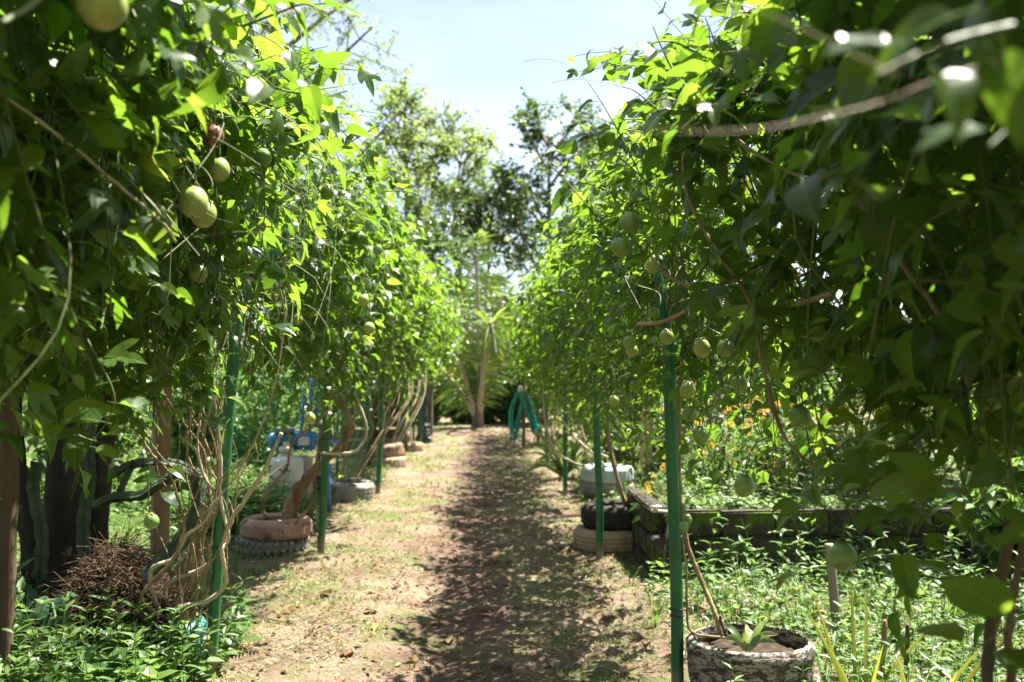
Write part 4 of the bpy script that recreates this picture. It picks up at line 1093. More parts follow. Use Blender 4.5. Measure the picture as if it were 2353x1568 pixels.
# ------------------------------------------------------------------ block wall of the raised bed, block by block
wall = thing('block_wall', (1.3, WALL_Y - .1, 0), 'dark mossy concrete block wall holding the raised bed on the right', 'wall')
blk = []
for i in range(4):
    b = bmesh.new(); bmesh.ops.create_cube(b, size=1.0)
    bmesh.ops.scale(b, vec=(.385, .15, .185), verts=b.verts)
    bmesh.ops.bevel(b, geom=b.edges[:], offset=.014, segments=2, affect='EDGES')
    for vv in b.verts: vv.co += Vector(rng.normal(0, .003, 3))
    me = bpy.data.meshes.new('block'); b.to_mesh(me); b.free(); me.materials.append(M['block'])
    me.attributes.new('rnd', 'FLOAT', 'POINT'); blk.append(me)
for row in range(3):
    for k in range(11):
        xx = 1.33 + .395 * k + (.2 if row % 2 else .0)
        place('block', blk[random.randrange(4)], wall, Matrix.Translation((xx + .19 + random.uniform(-.008, .008), WALL_Y - .03 + random.uniform(-.014, .012), -.03 + .195 * row + .05 + random.uniform(-.005, .004))) @ Matrix.Rotation(random.uniform(-.035, .035), 4, 'Z') @ Matrix.Rotation(random.uniform(-.02, .02), 4, 'Y'))
    for k in range(3):
        place('block', blk[random.randrange(4)], wall, Matrix.Translation((1.29 + random.uniform(-.006, .006), WALL_Y + .26 + .395 * k - (.2 if row % 2 else 0), -.03 + .195 * row + .05)) @ Matrix.Rotation(math.pi / 2, 4, 'Z'))
MB().box((3.5, WALL_Y, .2), (4.3, .08, .52)).box((1.31, WALL_Y + .55, .2), (.09, .95, .5)).build('mortar', M['mortar'], wall)
mb = MB()      # moss on the top edge
PV, PT = leaf_proto(DIA, .3, .3, 0)
n = 5200
xx = rng.uniform(1.3, 5.6, n); dens = vnoise(xx * 2.2, xx * 0, 21)
kp = rng.random(n) < .25 + .8 * dens; xx = xx[kp]; n = len(xx)
zz = np.where(rng.random(n) < .55, .455 + .015 * rng.random(n), .455 - .16 * rng.random(n) ** 1.6 * vnoise(xx * 3, xx * 0 + 3, 22) * 1.6)
yy = np.where(zz > .45, WALL_Y - .105 + .16 * rng.random(n), WALL_Y - .108)
N = unit(np.stack([rng.normal(0, .5, n), -1 + rng.normal(0, .5, n), rng.normal(.5, .5, n)], 1)); T = unit(rng.normal(0, 1, (n, 3)) + np.array([0, -.3, .4])); Yv = unit(T - N * np.sum(T * N, 1, keepdims=True))
V, Tt = instances(PV, PT, np.cross(Yv, N), Yv, N, rng.uniform(.008, .022, n), np.stack([xx, yy, zz], 1))
tag(mb.add(V, Tt, None, np.repeat(rng.random(n), len(PV))).build('moss', M['moss'], wall), kind='stuff')

# garden tap on the wall corner
tp = at(1512, 1180, 7.35)
e = thing('garden_tap', tp, 'white plastic pipe tap lying on the corner of the block wall', 'tap')
MB().tube([tp + Vector((-.05, 0, .02)), tp + Vector((.07, .02, .01))], .012, 10).build('pipe', M['white_pvc'], e)
MB().tube([tp + Vector((-.06, -.03, .05)), tp + Vector((.02, -.02, .05))], .013, 10).tube([tp + Vector((-.02, -.02, .05)), tp + Vector((-.02, -.02, .01))], .014, 10).build('handle', M['white_pvc'], e)
MB().tube(smooth_path([tp + Vector((.06, .02, .01)), tp + Vector((.08, .0, -.05)), tp + Vector((.04, -.06, -.25)), tp + Vector((.02, -.08, -.5))], 5), .009, 8).build('down_pipe', M['wood_grey'], e)
MB().lathe([(.012, -.02), (.02, -.015), (.02, .015), (.012, .02)], 10, tp + Vector((-.02, -.02, .03))).build('valve', M['brass'], e)

# ------------------------------------------------------------------ pump, tank and pipes on the left
tk = at(657, 1100, 10.4); tk.z = g(tk.x, 10.4)
e = thing('water_tank', tk, 'squat white plastic water tank with a cap under the blue pump', 'tank')
MB().lathe([(.0, 0), (.165, 0), (.178, .02), (.178, .56), (.172, .60), (.155, .625), (.06, .645), (.055, .70), (.0, .70)], 36, tk).build('body', M['white_plastic'], e)
MB().lathe([(.0, .69), (.075, .69), (.075, .735), (.068, .742), (0, .742)], 24, tk).build('collar', M['white_plastic'], e)
MB().lathe([(.0, .735), (.035, .735), (.032, .79), (.0, .795)], 16, tk).build('cap', M['brass'], e)
pm = at(678, 1013, 10.9)
e = thing('water_pump', (pm.x, pm.y, g(pm.x, pm.y)), 'blue electric water pump with finned motor behind the white tank', 'pump')
MB().box((pm.x, pm.y, .30), (.34, .3, .62)).build('plinth', M['concrete'], e, False, .01)
fins = [(.0, -.25), (.05, -.25), (.085, -.235), (.09, -.22)]
for i in range(11):
    q = -.21 + i * .021
    fins += [(.094, q), (.094, q + .010), (.083, q + .011), (.083, q + .020)]
fins += [(.09, .03), (.0, .03)]
MB().lathe(fins, 28, pm, 'X').build('motor', M['pump_blue'], e)
MB().lathe([(.0, -.285), (.06, -.285), (.088, -.265), (.09, -.225), (.0, -.22)], 24, pm, 'X').build('fan_cover', M['pipe_blue'], e)
MB().lathe([(.0, .03), (.10, .03), (.105, .05), (.105, .19), (.09, .225), (.05, .24), (0, .24)], 28, pm, 'X').build('pump_head', M['pump_blue'], e)
MB().box(pm + Vector((.115, -.104, 0)), (.12, .012, .09)).build('rating_plate', M['silver'], e, False, .004)
MB().box(pm + Vector((-.10, 0, .115)), (.20, .12, .055)).build('terminal_box', M['pump_grey'], e, False, .008)
MB().box(pm + Vector((-.08, 0, -.10)), (.2, .16, .03)).build('foot', M['pump_blue'], e, False, .004)
MB().tube([pm + Vector((.23, 0, .0)), pm + Vector((.48, .05, -.02))], .022, 12).build('outlet_pipe', M['pipe_blue'], e)
MB().lathe([(.0, .09), (.03, .09), (.03, .15), (.0, .15)], 14, pm + Vector((.1, 0, 0))).build('fitting', M['brass'], e)
for i, (dx, h, ty_) in enumerate(((.02, .42, 0), (.10, .66, .03), (.17, .58, .06))):
    q = pm + Vector((dx + .05, ty_, .1))
    mb = MB().tube([q, q + Vector((.02, 0, h))], .020, 12)
    mb.lathe([(.02, 0), (.029, 0), (.029, .05), (.02, .05)], 12, q + Vector((0, 0, .12)))
    mb.build('riser_pipe', M['pipe_blue'], e)
MB().tube([pm + Vector((.07, 0, .3)), pm + Vector((.22, .06, .3))], .020, 12).build('cross_pipe', M['pipe_blue'], e)
MB().lathe([(.0, -.04), (.035, -.04), (.035, .03), (.015, .05), (.0, .05)], 14, pm + Vector((.16, -.02, .36))).build('valve', M['pump_grey'], e)
q = at(755, 1130, 10.9)
e = thing('standpipe', (q.x, q.y, g(q.x, q.y)), 'short blue standpipe behind the second left post', 'pipe')
MB().tube([(q.x, q.y, 0), (q.x, q.y, .47)], .022, 12).build('pipe', M['pipe_blue'], e)
MB().lathe([(.0, 0), (.036, 0), (.036, .08), (.0, .085)], 14, (q.x, q.y, .45)).build('cap', M['pipe_blue'], e)

# ------------------------------------------------------------------ green mesh fences
def net_fence(a, b, h, label, d=.05, sag=.0):
    a, b = Vector(a), Vector(b)
    e = thing('mesh_fence', a, label, 'fence', 'green mesh fences behind the left row')
    L_ = (b - a).length; dr = (b - a) / L_
    mb = MB(); w = .0022
    nrm = Vector((dr.y, -dr.x, 0))
    n = int((L_ + h) / d)
    for k in range(n):
        for sgn in (1, -1):
            s0 = k * d - (h if sgn > 0 else 0); s1 = s0 + h if sgn > 0 else s0 - h
            z0, z1 = 0.0, h
            lo, hi = (s0, s1) if sgn > 0 else (s0, s1)
            t0 = 0; t1 = 1
            for lim, up in ((0, False), (L_, True)):
                dd = hi - lo
                tt_ = (lim - lo) / dd
                if (dd > 0) != up: t0 = max(t0, tt_)
                else: t1 = min(t1, tt_)
            if t1 - t0 < .02: continue
            P = []
            for t in (t0, t1):
                s = lo + (hi - lo) * t
                P.append(a + dr * s + Vector((0, 0, h * t + .03)))
            q = nrm * w + Vector((0, 0, w))
            off = nrm * (.002 * sgn)
            side = (P[1] - P[0]).normalized().cross(nrm) * w
            mb.add([P[0] - side + off, P[0] + side + off, P[1] + side + off, P[1] - side + off], None, [(0, 1, 2, 3)])
    tag(mb.build('netting', M['net_green'], e, False), kind='stuff')
    for t in np.linspace(0, 1, max(2, int(L_ / 1.8) + 1)):
        p = a + dr * L_ * t
        MB().tube([p - Vector((0, 0, .1)) + nrm * .02, p + nrm * .02 + Vector((0, 0, h + .08))], .018, 8).build('stake', M['green_paint'], e)
    MB().tube([a + Vector((0, 0, h + .03)), b + Vector((0, 0, h + .03))], .006, 5).build('top_cord', M['net_green'], e)
net_fence((-4.2, 12.6, 0), (-2.1, 13.2, 0), 1.45, 'green diamond mesh fence behind the blue pump')
net_fence((-2.1, 13.9, 0), (-1.95, 16.4, 0), 1.25, 'bright green mesh fence between the third and fourth left posts', .045)

# ------------------------------------------------------------------ wooden rack, black sheet, hose
e = thing('wooden_rack', (-2.1, 18.2, 0), 'dark low wooden rack with a pale plank top behind the left posts', 'rack')
for dx in (-.5, .0, .5):
    for dy in (-.2, .25):
        MB().tube([(-2.1 + dx, 18.2 + dy, 0), (-2.1 + dx + .02, 18.2 + dy, 1.22)], .05, 9, knob=.12).build('leg', M['wood_dark'], e)
for k in range(3):
    MB().box((-2.1, 18.0 + .17 * k, 1.26), (1.3, .15, .05), random.uniform(-.02, .02)).build('plank', M['wood_grey'], e, False, .006)
for k in range(5):
    MB().box((-2.1 + random.uniform(-.02, .02), 18.48, .2 + k * .21), (1.2, .03, .17)).build('back_board', M['wood_dark'], e, False, .005)
b0 = at(975, 1000, 20.9)
e = thing('plastic_sheet', (b0.x, 20.9, g(b0.x, 20.9)), 'crumpled black plastic sheet wrapped on a stake beside the last left post', 'sheet')
mb = MB()
P = smooth_path([(b0.x, 20.9, .05), (b0.x - .02, 20.9, .5), (b0.x - .03, 20.9, 1.2)], 10)
V, T, Q = tube(P, np.linspace(.17, .06, len(P)), 16, False)
V = V + (rng.normal(0, .018, V.shape) * np.array([1, 1, .4]))
mb.add(V, T, Q).build('sheet', M['black_plastic'], e, False)
MB().tube([(b0.x, 20.9, 0), (b0.x - .03, 20.9, 1.32)], .03, 8).build('stake', M['wood_grey'], e)
hs = at(1203, 1030, 20.2); hz = g(hs.x, 20.2)
e = thing('wooden_stake', (hs.x, 20.2, hz), 'pale wooden stake carrying the coiled green hose', 'stake')
MB().tube([(hs.x, 20.2, hz - .1), (hs.x + .01, 20.2, hz + .7), (hs.x + .045, 20.2, 1.36)], .035, 8, knob=.1).build('stake', M['wood_brown'], e)
MB().tube([(hs.x - .18, 20.15, 1.03), (hs.x + .2, 20.18, 1.06)], .025, 8).build('peg', M['wood_grey'], e)
e = thing('garden_hose', (hs.x, 20.1, hz), 'teal green garden hose coiled over the stake at the end of the path', 'hose')
mb = MB()
pts = []
for i in range(8):
    w = random.uniform(.10, .22); lo = random.uniform(.18, .38); s_ = -1 if i % 2 else 1; yy_ = 20.08 - .02 * i
    pts += [(hs.x - w * .6, yy_, 1.07 + .01 * i), (hs.x - w - .08, yy_, .75), (hs.x - w - .05, yy_ - .03, lo + hz * .5), (hs.x - w + .03, yy_, lo - .03 + .2), (hs.x - w * .3, yy_, .9),
            (hs.x, yy_, 1.10 + .012 * i), (hs.x + w * .7, yy_, .95), (hs.x + w + .06, yy_ - .03, .45), (hs.x + w + .04, yy_, lo + .12), (hs.x + w * .5, yy_, .7)]
pts += [(hs.x + .2, 20.0, .6), (hs.x + .4, 19.9, .35), (hs.x + .62, 19.8, .22)]
mb.tube(smooth_path(pts, 6), .017, 8).build('coil', M['hose_teal'], e)
MB().lathe([(.0, 0), (.05, 0), (.055, .10), (.045, .13), (.0, .13)], 14, (hs.x - .06, 20.2, 1.15)).build('reel_cap', M['white_pvc'], e)

# ------------------------------------------------------------------ stakes and posts of wood
def stake(p0, p1, r, mat, label, sides=9, name='wooden_stake', box=None, grp=None):
    p0, p1 = Vector(p0), Vector(p1)
    e = thing(name, p0, label, 'stake' if name != 'wooden_post' else 'post', grp)
    if box:
        d = (p1 - p0)
        mb = MB().box((0, 0, 0), (box[0], box[1], d.length), box[2])
        Rm = np.array(d.to_track_quat('Z', 'Y').to_matrix())
        mb.V[0] = mb.V[0] @ Rm.T + np.array((p0 + p1) / 2)
        mb.build('timber', mat, e, False, .006)
    else:
        P = smooth_path([p0, (p0 + p1) / 2 + Vector((random.uniform(-.01, .01), 0, 0)), p1], 6)
        MB().tube(P, np.linspace(r * 1.1, r * .95, len(P)), sides, knob=.08).build('timber', mat, e)
    return e
a = at(366, 1300, 6.5)
stake((a.x, 6.5, -.1), at(376, 700, 6.5), .05, M['wood_brown'], 'squared brown wooden post with a sunlit edge, behind the stems on the left', name='wooden_post', box=(.105, .10, .55))
a = at(5, 1200, 4.4)
stake((a.x, 4.4, -.1), at(22, 760, 4.4), .045, M['wood_dark'], 'dark wooden post at the left edge', name='wooden_post')
a = at(1658, 1150, 9.4)
stake((a.x, 9.4, .35), at(1650, 900, 9.4), .055, M['wood_grey'], 'thick grey wooden stake among the yellow flowers')
a = at(1797, 1160, 8.9)
stake((a.x, 8.9, .35), at(1792, 960, 8.9), .042, M['wood_grey'], 'second grey stake, right of the thick one behind the wall')
for i, (u0, u1, Y) in enumerate(((1638, 1634, 9.1), (1762, 1770, 9.3), (1668, 1676, 9.0))):
    a = at(u0, 1150, Y)
    stake((a.x, Y, .35), at(u1, 930 + 20 * i, Y), .014, M['wood_grey'], ('thin grey cane left of the thick stake', 'thin cane between the two grey stakes', 'thin cane touching the thick stake')[i])
a = at(1930, 1425, 5.5)
stake((a.x, 5.5, -.05), at(1905, 1250, 5.5), .026, M['wood_grey'], 'cut pale branch stuck in the weeds in front of the wall')
a = at(2030, 1560, 4.5)
stake((a.x, 4.5, -.02), at(2034, 1425, 4.5), .011, M['wood_brown'], 'short brown split bamboo stub in the weeds at the lower right')
a = at(2085, 1560, 4.6)
stake((a.x, 4.6, -.02), at(2086, 1435, 4.6), .011, M['wood_dark'], 'short dark bamboo stub right of the brown one at the lower right')

# dry curled leaf caught in the left vine
dl = at(578, 606, 3.92)
e = thing('dried_leaf', dl, 'rusty dead leaf curled on a bare twig high on the left vine', 'leaf')
for k in range(3):
    V, T = leaf_proto(OVATE, .9, .8, .08)
    Mx = np.array(Matrix.Rotation(k * 2.0, 3, 'Z') @ Matrix.Rotation(-.7 + .3 * k, 3, 'X'))
    MB().add(V @ Mx.T * .075 + np.array(dl), T, None, .4).build('blade', M['dead_leaf'], e)

# ------------------------------------------------------------------ old trunk with climbing cactus on the left, brush heap, spotted plant
def rib_stem(mb, path, w0, w1, ribs=3):
    P = smooth_path(path, 7); n = len(P)
    V, T, Q = tube(P, 1.0, ribs * 4, True)
    k = ribs * 4
    c = np.repeat(P, k, 0)
    ang = np.arange(k)
    f = np.where(ang % 4 == 0, 1.0, np.where(ang % 4 == 2, .28, .5))
    w = np.linspace(w0, w1, n) * (1 + .10 * np.sin(np.arange(n) * 1.9))
    V[:n * k] = c + (V[:n * k] - c) * (np.tile(f, n) * np.repeat(w, k))[:, None]
    mb.add(V, T, Q)
    return mb
tb = Vector((-2.42, 5.75, 0))
e = thing('old_tree_trunk', tb, 'dark thick trunk in deep shade at the left', 'tree')
for i, (dx, dy, r, tp) in enumerate(((0, 0, .10, (.05, .0)), (.15, .10, .055, (.12, .1)), (-.19, .05, .05, (-.22, .1)))):
    P = smooth_path([tb + Vector((dx * .8, dy, -.05)), tb + Vector((dx, dy, .5)), tb + Vector((dx + tp[0] * .5, dy, 1.2)), tb + Vector((dx + tp[0], dy + tp[1], 2.6))], 8)
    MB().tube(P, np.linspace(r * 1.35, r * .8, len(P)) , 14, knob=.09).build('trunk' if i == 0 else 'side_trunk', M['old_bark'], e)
e = thing('climbing_cactus', tb + Vector((.1, -.2, .2)), 'three-ribbed climbing cactus with dark arching stems beside the shaded trunk', 'cactus')
for q, Y, w0, w1 in (([(215, 1165), (260, 1145), (320, 1140), (360, 1115), (420, 1085), (462, 1110)], 5.45, .034, .030),
                     ([(220, 1110), (290, 1075), (350, 1062), (410, 1068), (450, 1090)], 5.55, .030, .026),
                     ([(270, 1150), (285, 1110), (300, 1080), (310, 1058)], 5.5, .024, .020),
                     ([(95, 1330), (100, 1230), (80, 1120), (90, 1060)], 5.5, .045, .04),
                     ([(200, 1300), (195, 1200), (210, 1100), (205, 1020), (215, 900)], 5.5, .045, .04),
                     ([(0, 1160), (20, 1165), (45, 1175)], 5.0, .03, .03), ([(0, 1290), (15, 1230), (35, 1180)], 4.9, .035, .02)):
    rib_stem(MB(), px(q, Y), w0, w1).build('stem', M['cactus'], e, False)
e = thing('cactus_stem', at(345, 1330, 5.2), 'broad flat grey-green cactus stem leaning behind the vine stems at the front left post', 'cactus')
rib_stem(MB(), px([(335, 1330), (390, 1275), (435, 1215), (458, 1150), (452, 1090)], 5.15, 5.2), .052, .042).build('stem', M['cactus'], e, False)

hc = Vector((-1.95, 5.35, 0))
e = thing('brush_heap', hc, 'heap of dry brown roots and cut grass under the shaded trunk', 'heap')
n = 28
a = np.linspace(0, 2 * math.pi, n, endpoint=False)
mb = MB(); rings = []
for q, z in ((1.0, -.05), (.9, .12), (.72, .26), (.45, .38), (.2, .44)):
    rings.append(np.stack([hc.x + .50 * q * np.cos(a) * (1 + .12 * np.sin(3 * a)), hc.y + .42 * q * np.sin(a), z + .03 * rng.normal(size=n)], 1))
V = np.vstack(rings + [np.array([[hc.x, hc.y, .45]])])
Q = [(r * n + i, r * n + (i + 1) % n, (r + 1) * n + (i + 1) % n, (r + 1) * n + i) for r in range(4) for i in range(n)]
mb.add(V, [(4 * n + i, 4 * n + (i + 1) % n, 5 * n) for i in range(n)], Q).build('mound', M['soil'], e)
mb = MB()
for k in range(3200):
    t, q = random.uniform(0, 6.28), random.random() ** .6
    z = .46 * (1 - q ** 1.8) + .14 * random.random() ** 3 + .10 * math.sin(t * 2.2 + 4)* q * (1 - q) * 3
    p = np.array([hc.x + .52 * q * math.cos(t), hc.y + .44 * q * math.sin(t), z + .01])
    d = unit(np.array([random.gauss(0, 1), random.gauss(0, 1), random.gauss(-.2, .6)])) * random.uniform(.04, .17)
    mb.add(*tube(np.array([p - d, p + np.array([0, 0, random.uniform(.0, .03)]), p + d]), random.uniform(.0012, .003), 3, False), rnd=random.random())
tag(mb.build('twigs', M['twig'], e), kind='stuff')

HEART = [(0, 0), (0, .35), (0, .7), (0, 1.05), (.12, .9), (.3, .62), (.42, .32), (.44, .05), (.34, -.18), (.16, -.24), (.06, -.1)]
def big_leaf_plant(loc, leaves, mat, label, name, cat='plant', grp=None):
    e = thing(name, loc, label, cat, grp)
    for (tip, size, nrm, tdir) in leaves:
        tip = Vector(tip)
        V, T = leaf_proto(HEART, .18, .3, .03)
        N = unit(np.array(nrm)); Yv = np.array(tdir, float); Yv = unit(Yv - N * np.dot(Yv, N)); X = np.cross(Yv, N)
        MB().add((V[:, 0:1] * X + V[:, 1:2] * Yv + V[:, 2:3] * N) * size + np.array(tip), T, None, random.random()).build('leaf', mat, e)
        MB().tube(smooth_path([loc, (Vector(loc) + tip) / 2 + Vector((0, 0, .08)), tip], 5), .006, 6).build('leaf_stalk', M['green_stem'], e)
    return e
b0 = at(150, 1560, 4.7); b0.z = g(b0.x, 4.7)
big_leaf_plant(b0, [(at(120, 1385, 5.0), .17, (.25, -.75, .6), (.1, -.2, -1)), (at(165, 1455, 4.9), .13, (.3, -.5, .8), (.35, -.4, -.5)), (at(50, 1430, 5.0), .14, (0, -.6, .7), (-.5, -.3, -.7)), (at(60, 1370, 5.2), .13, (.4, -.5, .7), (.5, -.2, -.6))], M['spot_leaf'], 'broad dark leaves with white specks in the shade at the lower left', 'spotted_caladium')

# ------------------------------------------------------------------ weeds and grass
def weed_proto(h, pairs, ll, outline=LANCE, lean=.2):
    mb = MB()
    a0 = random.uniform(0, 6.28)
    P = smooth_path([(0, 0, 0), (lean * h * .3 * math.cos(a0), lean * h * .3 * math.sin(a0), h * .5), (lean * h * math.cos(a0), lean * h * math.sin(a0), h)], 3)
    mb.add(*[q for q in tube(P, np.linspace(.0028, .001, len(P)), 3, False)])
    V, T, Q = tube(P, np.linspace(.0028, .001, len(P)), 3, False)
    mb = MB().add(V, np.vstack([Q[:, :3], Q[:, [0, 2, 3]]]))
    for k in range(pairs):
        t = .15 + .85 * (k + .5) / pairs
        p = P[int(t * (len(P) - 1))]
        b = a0 + k * 1.6
        for s in (0, math.pi):
            c, s2 = math.cos(b + s), math.sin(b + s)
            el = random.uniform(.1, .8) if k < pairs - 1 else 1.0
            Yv = unit(np.array([c, s2, el - .25])); N = unit(UP - Yv * np.dot(UP, Yv) + rng.normal(0, .15, 3)); N = unit(N - Yv * np.dot(N, Yv)); X = np.cross(Yv, N)
            LV, LT = leaf_proto(outline, .25, .25, 0)
            sz = ll * random.uniform(.7, 1.2) * (1 - .35 * t)
            mb.add((LV[:, 0:1] * X + LV[:, 1:2] * Yv + LV[:, 2:3] * N) * sz + p, LT, None, random.random() * .3)
    return np.vstack(mb.V), np.vstack(mb.T), np.concatenate(mb.R)

def tuft_proto(nb, h, w=.005, curve=.5):
    mb = MB()
    for k in range(nb):
        a = random.uniform(0, 6.28); l = h * random.uniform(.6, 1.15); c, s = math.cos(a), math.sin(a); cu_ = curve * random.uniform(.4, 1.4)
        P = []
        for t in (0, .4, .75, 1.0):
            r = l * cu_ * t * t + .01; z = l * (t - .35 * cu_ * t * t)
            ww = w * (1 - t * .9) + .0003
            P += [(r * c - ww * s, r * s + ww * c, z), (r * c + ww * s, r * s - ww * c, z)]
        mb.add(P, [(0, 1, 3), (0, 3, 2), (2, 3, 5), (2, 5, 4), (4, 5, 7), (4, 7, 6)], None, random.random() * .3)
    return np.vstack(mb.V), np.vstack(mb.T), np.concatenate(mb.R)

def fern_proto(nf=5, l=.3):
    mb = MB()
    for f in range(nf):
        a = f * 6.28 / nf + random.uniform(-.3, .3); c, s = math.cos(a), math.sin(a)
        for k in range(14):
            t = .12 + .88 * k / 14; r = l * t; z = l * (.9 * t - .75 * t * t) + .03
            for sd in (-1, 1):
                ll = .30 * l * math.sin(math.pi * min(t + .12, 1)) + .01
                b0_ = np.array([r * c, r * s, z]); dv = np.array([-s * sd * .95 + c * .35, c * sd * .95 + s * .35, -.15]) * ll
                wv = np.array([c, s, .1]) * l * .028
                mb.add([b0_ - wv, b0_ + wv, b0_ + dv * .6 + wv * .7, b0_ + dv, b0_ + dv * .6 - wv * .7], [(0, 1, 2), (0, 2, 4), (4, 2, 3)] if sd < 0 else [(1, 0, 2), (2, 0, 4), (2, 4, 3)], None, .2 * random.random())
    return np.vstack(mb.V), np.vstack(mb.T), np.concatenate(mb.R)

WEEDS = [weed_proto(random.uniform(.22, .42), random.randint(5, 7), random.uniform(.06, .10), LANCE) for _ in range(6)]
BROAD = [weed_proto(random.uniform(.16, .34), random.randint(3, 5), random.uniform(.07, .11), OVA2, .25) for _ in range(4)]
LOW = [weed_proto(random.uniform(.06, .13), 3, random.uniform(.04, .07), OVA2, .3) for _ in range(4)]
TUFT = [tuft_proto(9, random.uniform(.15, .32)) for _ in range(4)]
TINY = [tuft_proto(5, random.uniform(.030, .06), .0022, .8) for _ in range(5)]
FERN = [fern_proto(5, .30), fern_proto(4, .36)]

def scatter(name, protos, x, y, smin, smax, mat, tilt=.12, z=None, label=None, cat=None):
    mb = MB(); n = len(x)
    z = top_z(x, y) if z is None else z
    which = rng.integers(0, len(protos), n)
    for k, (PV, PT, PR) in enumerate(protos):
        q = which == k; m = int(q.sum())
        if not m: continue
        a = rng.uniform(0, 6.28, m)
        Z = unit(np.stack([rng.normal(0, tilt, m), rng.normal(0, tilt, m), np.ones(m)], 1))
        X = unit(np.stack([np.cos(a), np.sin(a), np.zeros(m)], 1)); X = unit(X - Z * np.sum(X * Z, 1, keepdims=True)); Yv = np.cross(Z, X)
        V, T = instances(PV, PT, X, Yv, Z, rng.uniform(smin, smax, m), np.stack([x[q], y[q], z[q] - .005], 1))
        mb.add(V, T, None, (np.repeat(rng.random(m) * .7, len(PV)) + np.tile(PR, m)))
    o = mb.build(name, mat)
    return tag(o, label, cat, kind='stuff')
def area(n, x0, x1, y0, y1): return rng.uniform(x0, x1, n), rng.uniform(y0, y1, n)
def thin(x, y, f): k = rng.random(len(x)) < f; return x[k], y[k]

# right front patch
x, y = area(2600, .95, 4.6, 3.7, 7.3)
x, y = thin(x, y, sm(.95, 1.75, x + .12 * (y - 4.5)) * (np.hypot(x - PL.x, y - 4.72) > .32) * (1 - .42 * sm(5.8, 6.7, y)))
scatter('weeds', WEEDS + BROAD[:2], x[::2], y[::2], .55, 1.15, M['weed_leaf'], label='thick sunlit green weeds in front of the block wall', cat='weeds')
scatter('grass', TUFT + LOW, x[1::2], y[1::2], .5, 1.0, M['weed_leaf'], label='soft grass between the weeds in front of the block wall', cat='grass')
x, y = area(45, 1.35, 5.0, 6.95, 7.28)
scatter('weeds', WEEDS, x, y, .8, 1.3, M['weed_leaf'], label='taller weeds growing against the face of the block wall', cat='weeds')
# left front patch
x, y = area(1250, -3.4, -1.36, 4.1, 6.0)
x, y = thin(x, y, np.where(x > -1.65, .5, 1.0) * (np.hypot((x - hc.x) / .55, (y - hc.y) / .45) > .9))
scatter('weeds', WEEDS[:4] + BROAD, x, y, .75, 1.5, M['weed_leaf'], label='broad leaved weeds under the left vine in the foreground', cat='weeds')
# left garden beyond
x, y = area(2000, -6.5, -1.75, 6.4, 14)
x, y = thin(x, y, (.35 + .65 * vnoise(x * .9, y * .9, 31)) * sm(-1.7, -2.2, x))
scatter('weeds', WEEDS + BROAD + TUFT, x, y, .6, 1.35, M['weed_leaf'], label='sunlit weeds covering the garden left of the row', cat='weeds')
# taller weeds round the tank
x, y = area(420, -2.9, -1.75, 9.0, 10.25)
scatter('weeds', WEEDS + BROAD, x, y, .9, 1.6, M['weed_leaf'], label='tall weeds hiding the foot of the white water tank', cat='weeds')
# raised bed
x, y = area(2800, 1.35, 6.5, WALL_Y - .04, 15)
x, y = thin(x, y, (.5 + .5 * vnoise(x * 1.1, y * 1.1, 33)) * (x > tx0(y) + .05) * sm(9, 4, x))
scatter('weeds', WEEDS + BROAD + LOW, x, y, .5, 1.2, M['weed_leaf'], label='bright green weeds covering the raised bed behind the wall', cat='weeds')
x, y = area(700, 1.4, 5.2, WALL_Y - .06, WALL_Y + .5)
scatter('weeds', LOW, x, y, .7, 1.3, M['weed_leaf'], label='low weeds spilling over the top of the block wall', cat='weeds')
# foot of the right row and slope
x, y = area(1400, .95, 2.3, 9.4, 20)
x, y = thin(x, y, sm(.9, 1.5, x) * (.3 + .7 * vnoise(x * 2, y * 1.2, 34)))
scatter('weeds', LOW + TUFT[:2] + BROAD[:1], x, y, .5, 1.05, M['weed_leaf'], label='low weeds at the foot of the right row of posts', cat='weeds')
x, y = area(1100, -2.4, -1.3, 6.6, 21)
x, y = thin(x, y, sm(-1.25, -1.75, x) * (.3 + .7 * vnoise(x * 2, y * 1.2, 35)))
scatter('weeds', LOW + TUFT[:2], x, y, .4, .95, M['weed_leaf'], label='low weeds at the foot of the left row of posts', cat='weeds')

# short grass on the path, thin in the trodden middle
x, y = area(12500, -2.0, 1.7, 4.6, 13)
dns = (vnoise(x * 1.5, y * 1.5, 41) * .6 + vnoise(x * 5, y * 5, 42) * .4)
x, y = thin(x, y, sm(.40, .66, dns) * (.12 + .88 * sm(.2, .75, np.abs(x + .16))))
scatter('short_grass', TINY, x, y, .6, 1.25, M['path_grass'], .3, label='short yellowish grass growing on the path', cat='grass')
x, y = area(4500, -1.9, 1.6, 13, 25)
dns = (vnoise(x * 1.5, y * 1.5, 41) * .6 + vnoise(x * 5, y * 5, 42) * .4)
x, y = thin(x, y, sm(.38, .62, dns) * (.25 + .75 * sm(.2, .75, np.abs(x + .16))))
scatter('short_grass', TINY[:2], x, y, 1.3, 2.3, M['path_grass'], .3, label='short grass on the far end of the path', cat='grass')
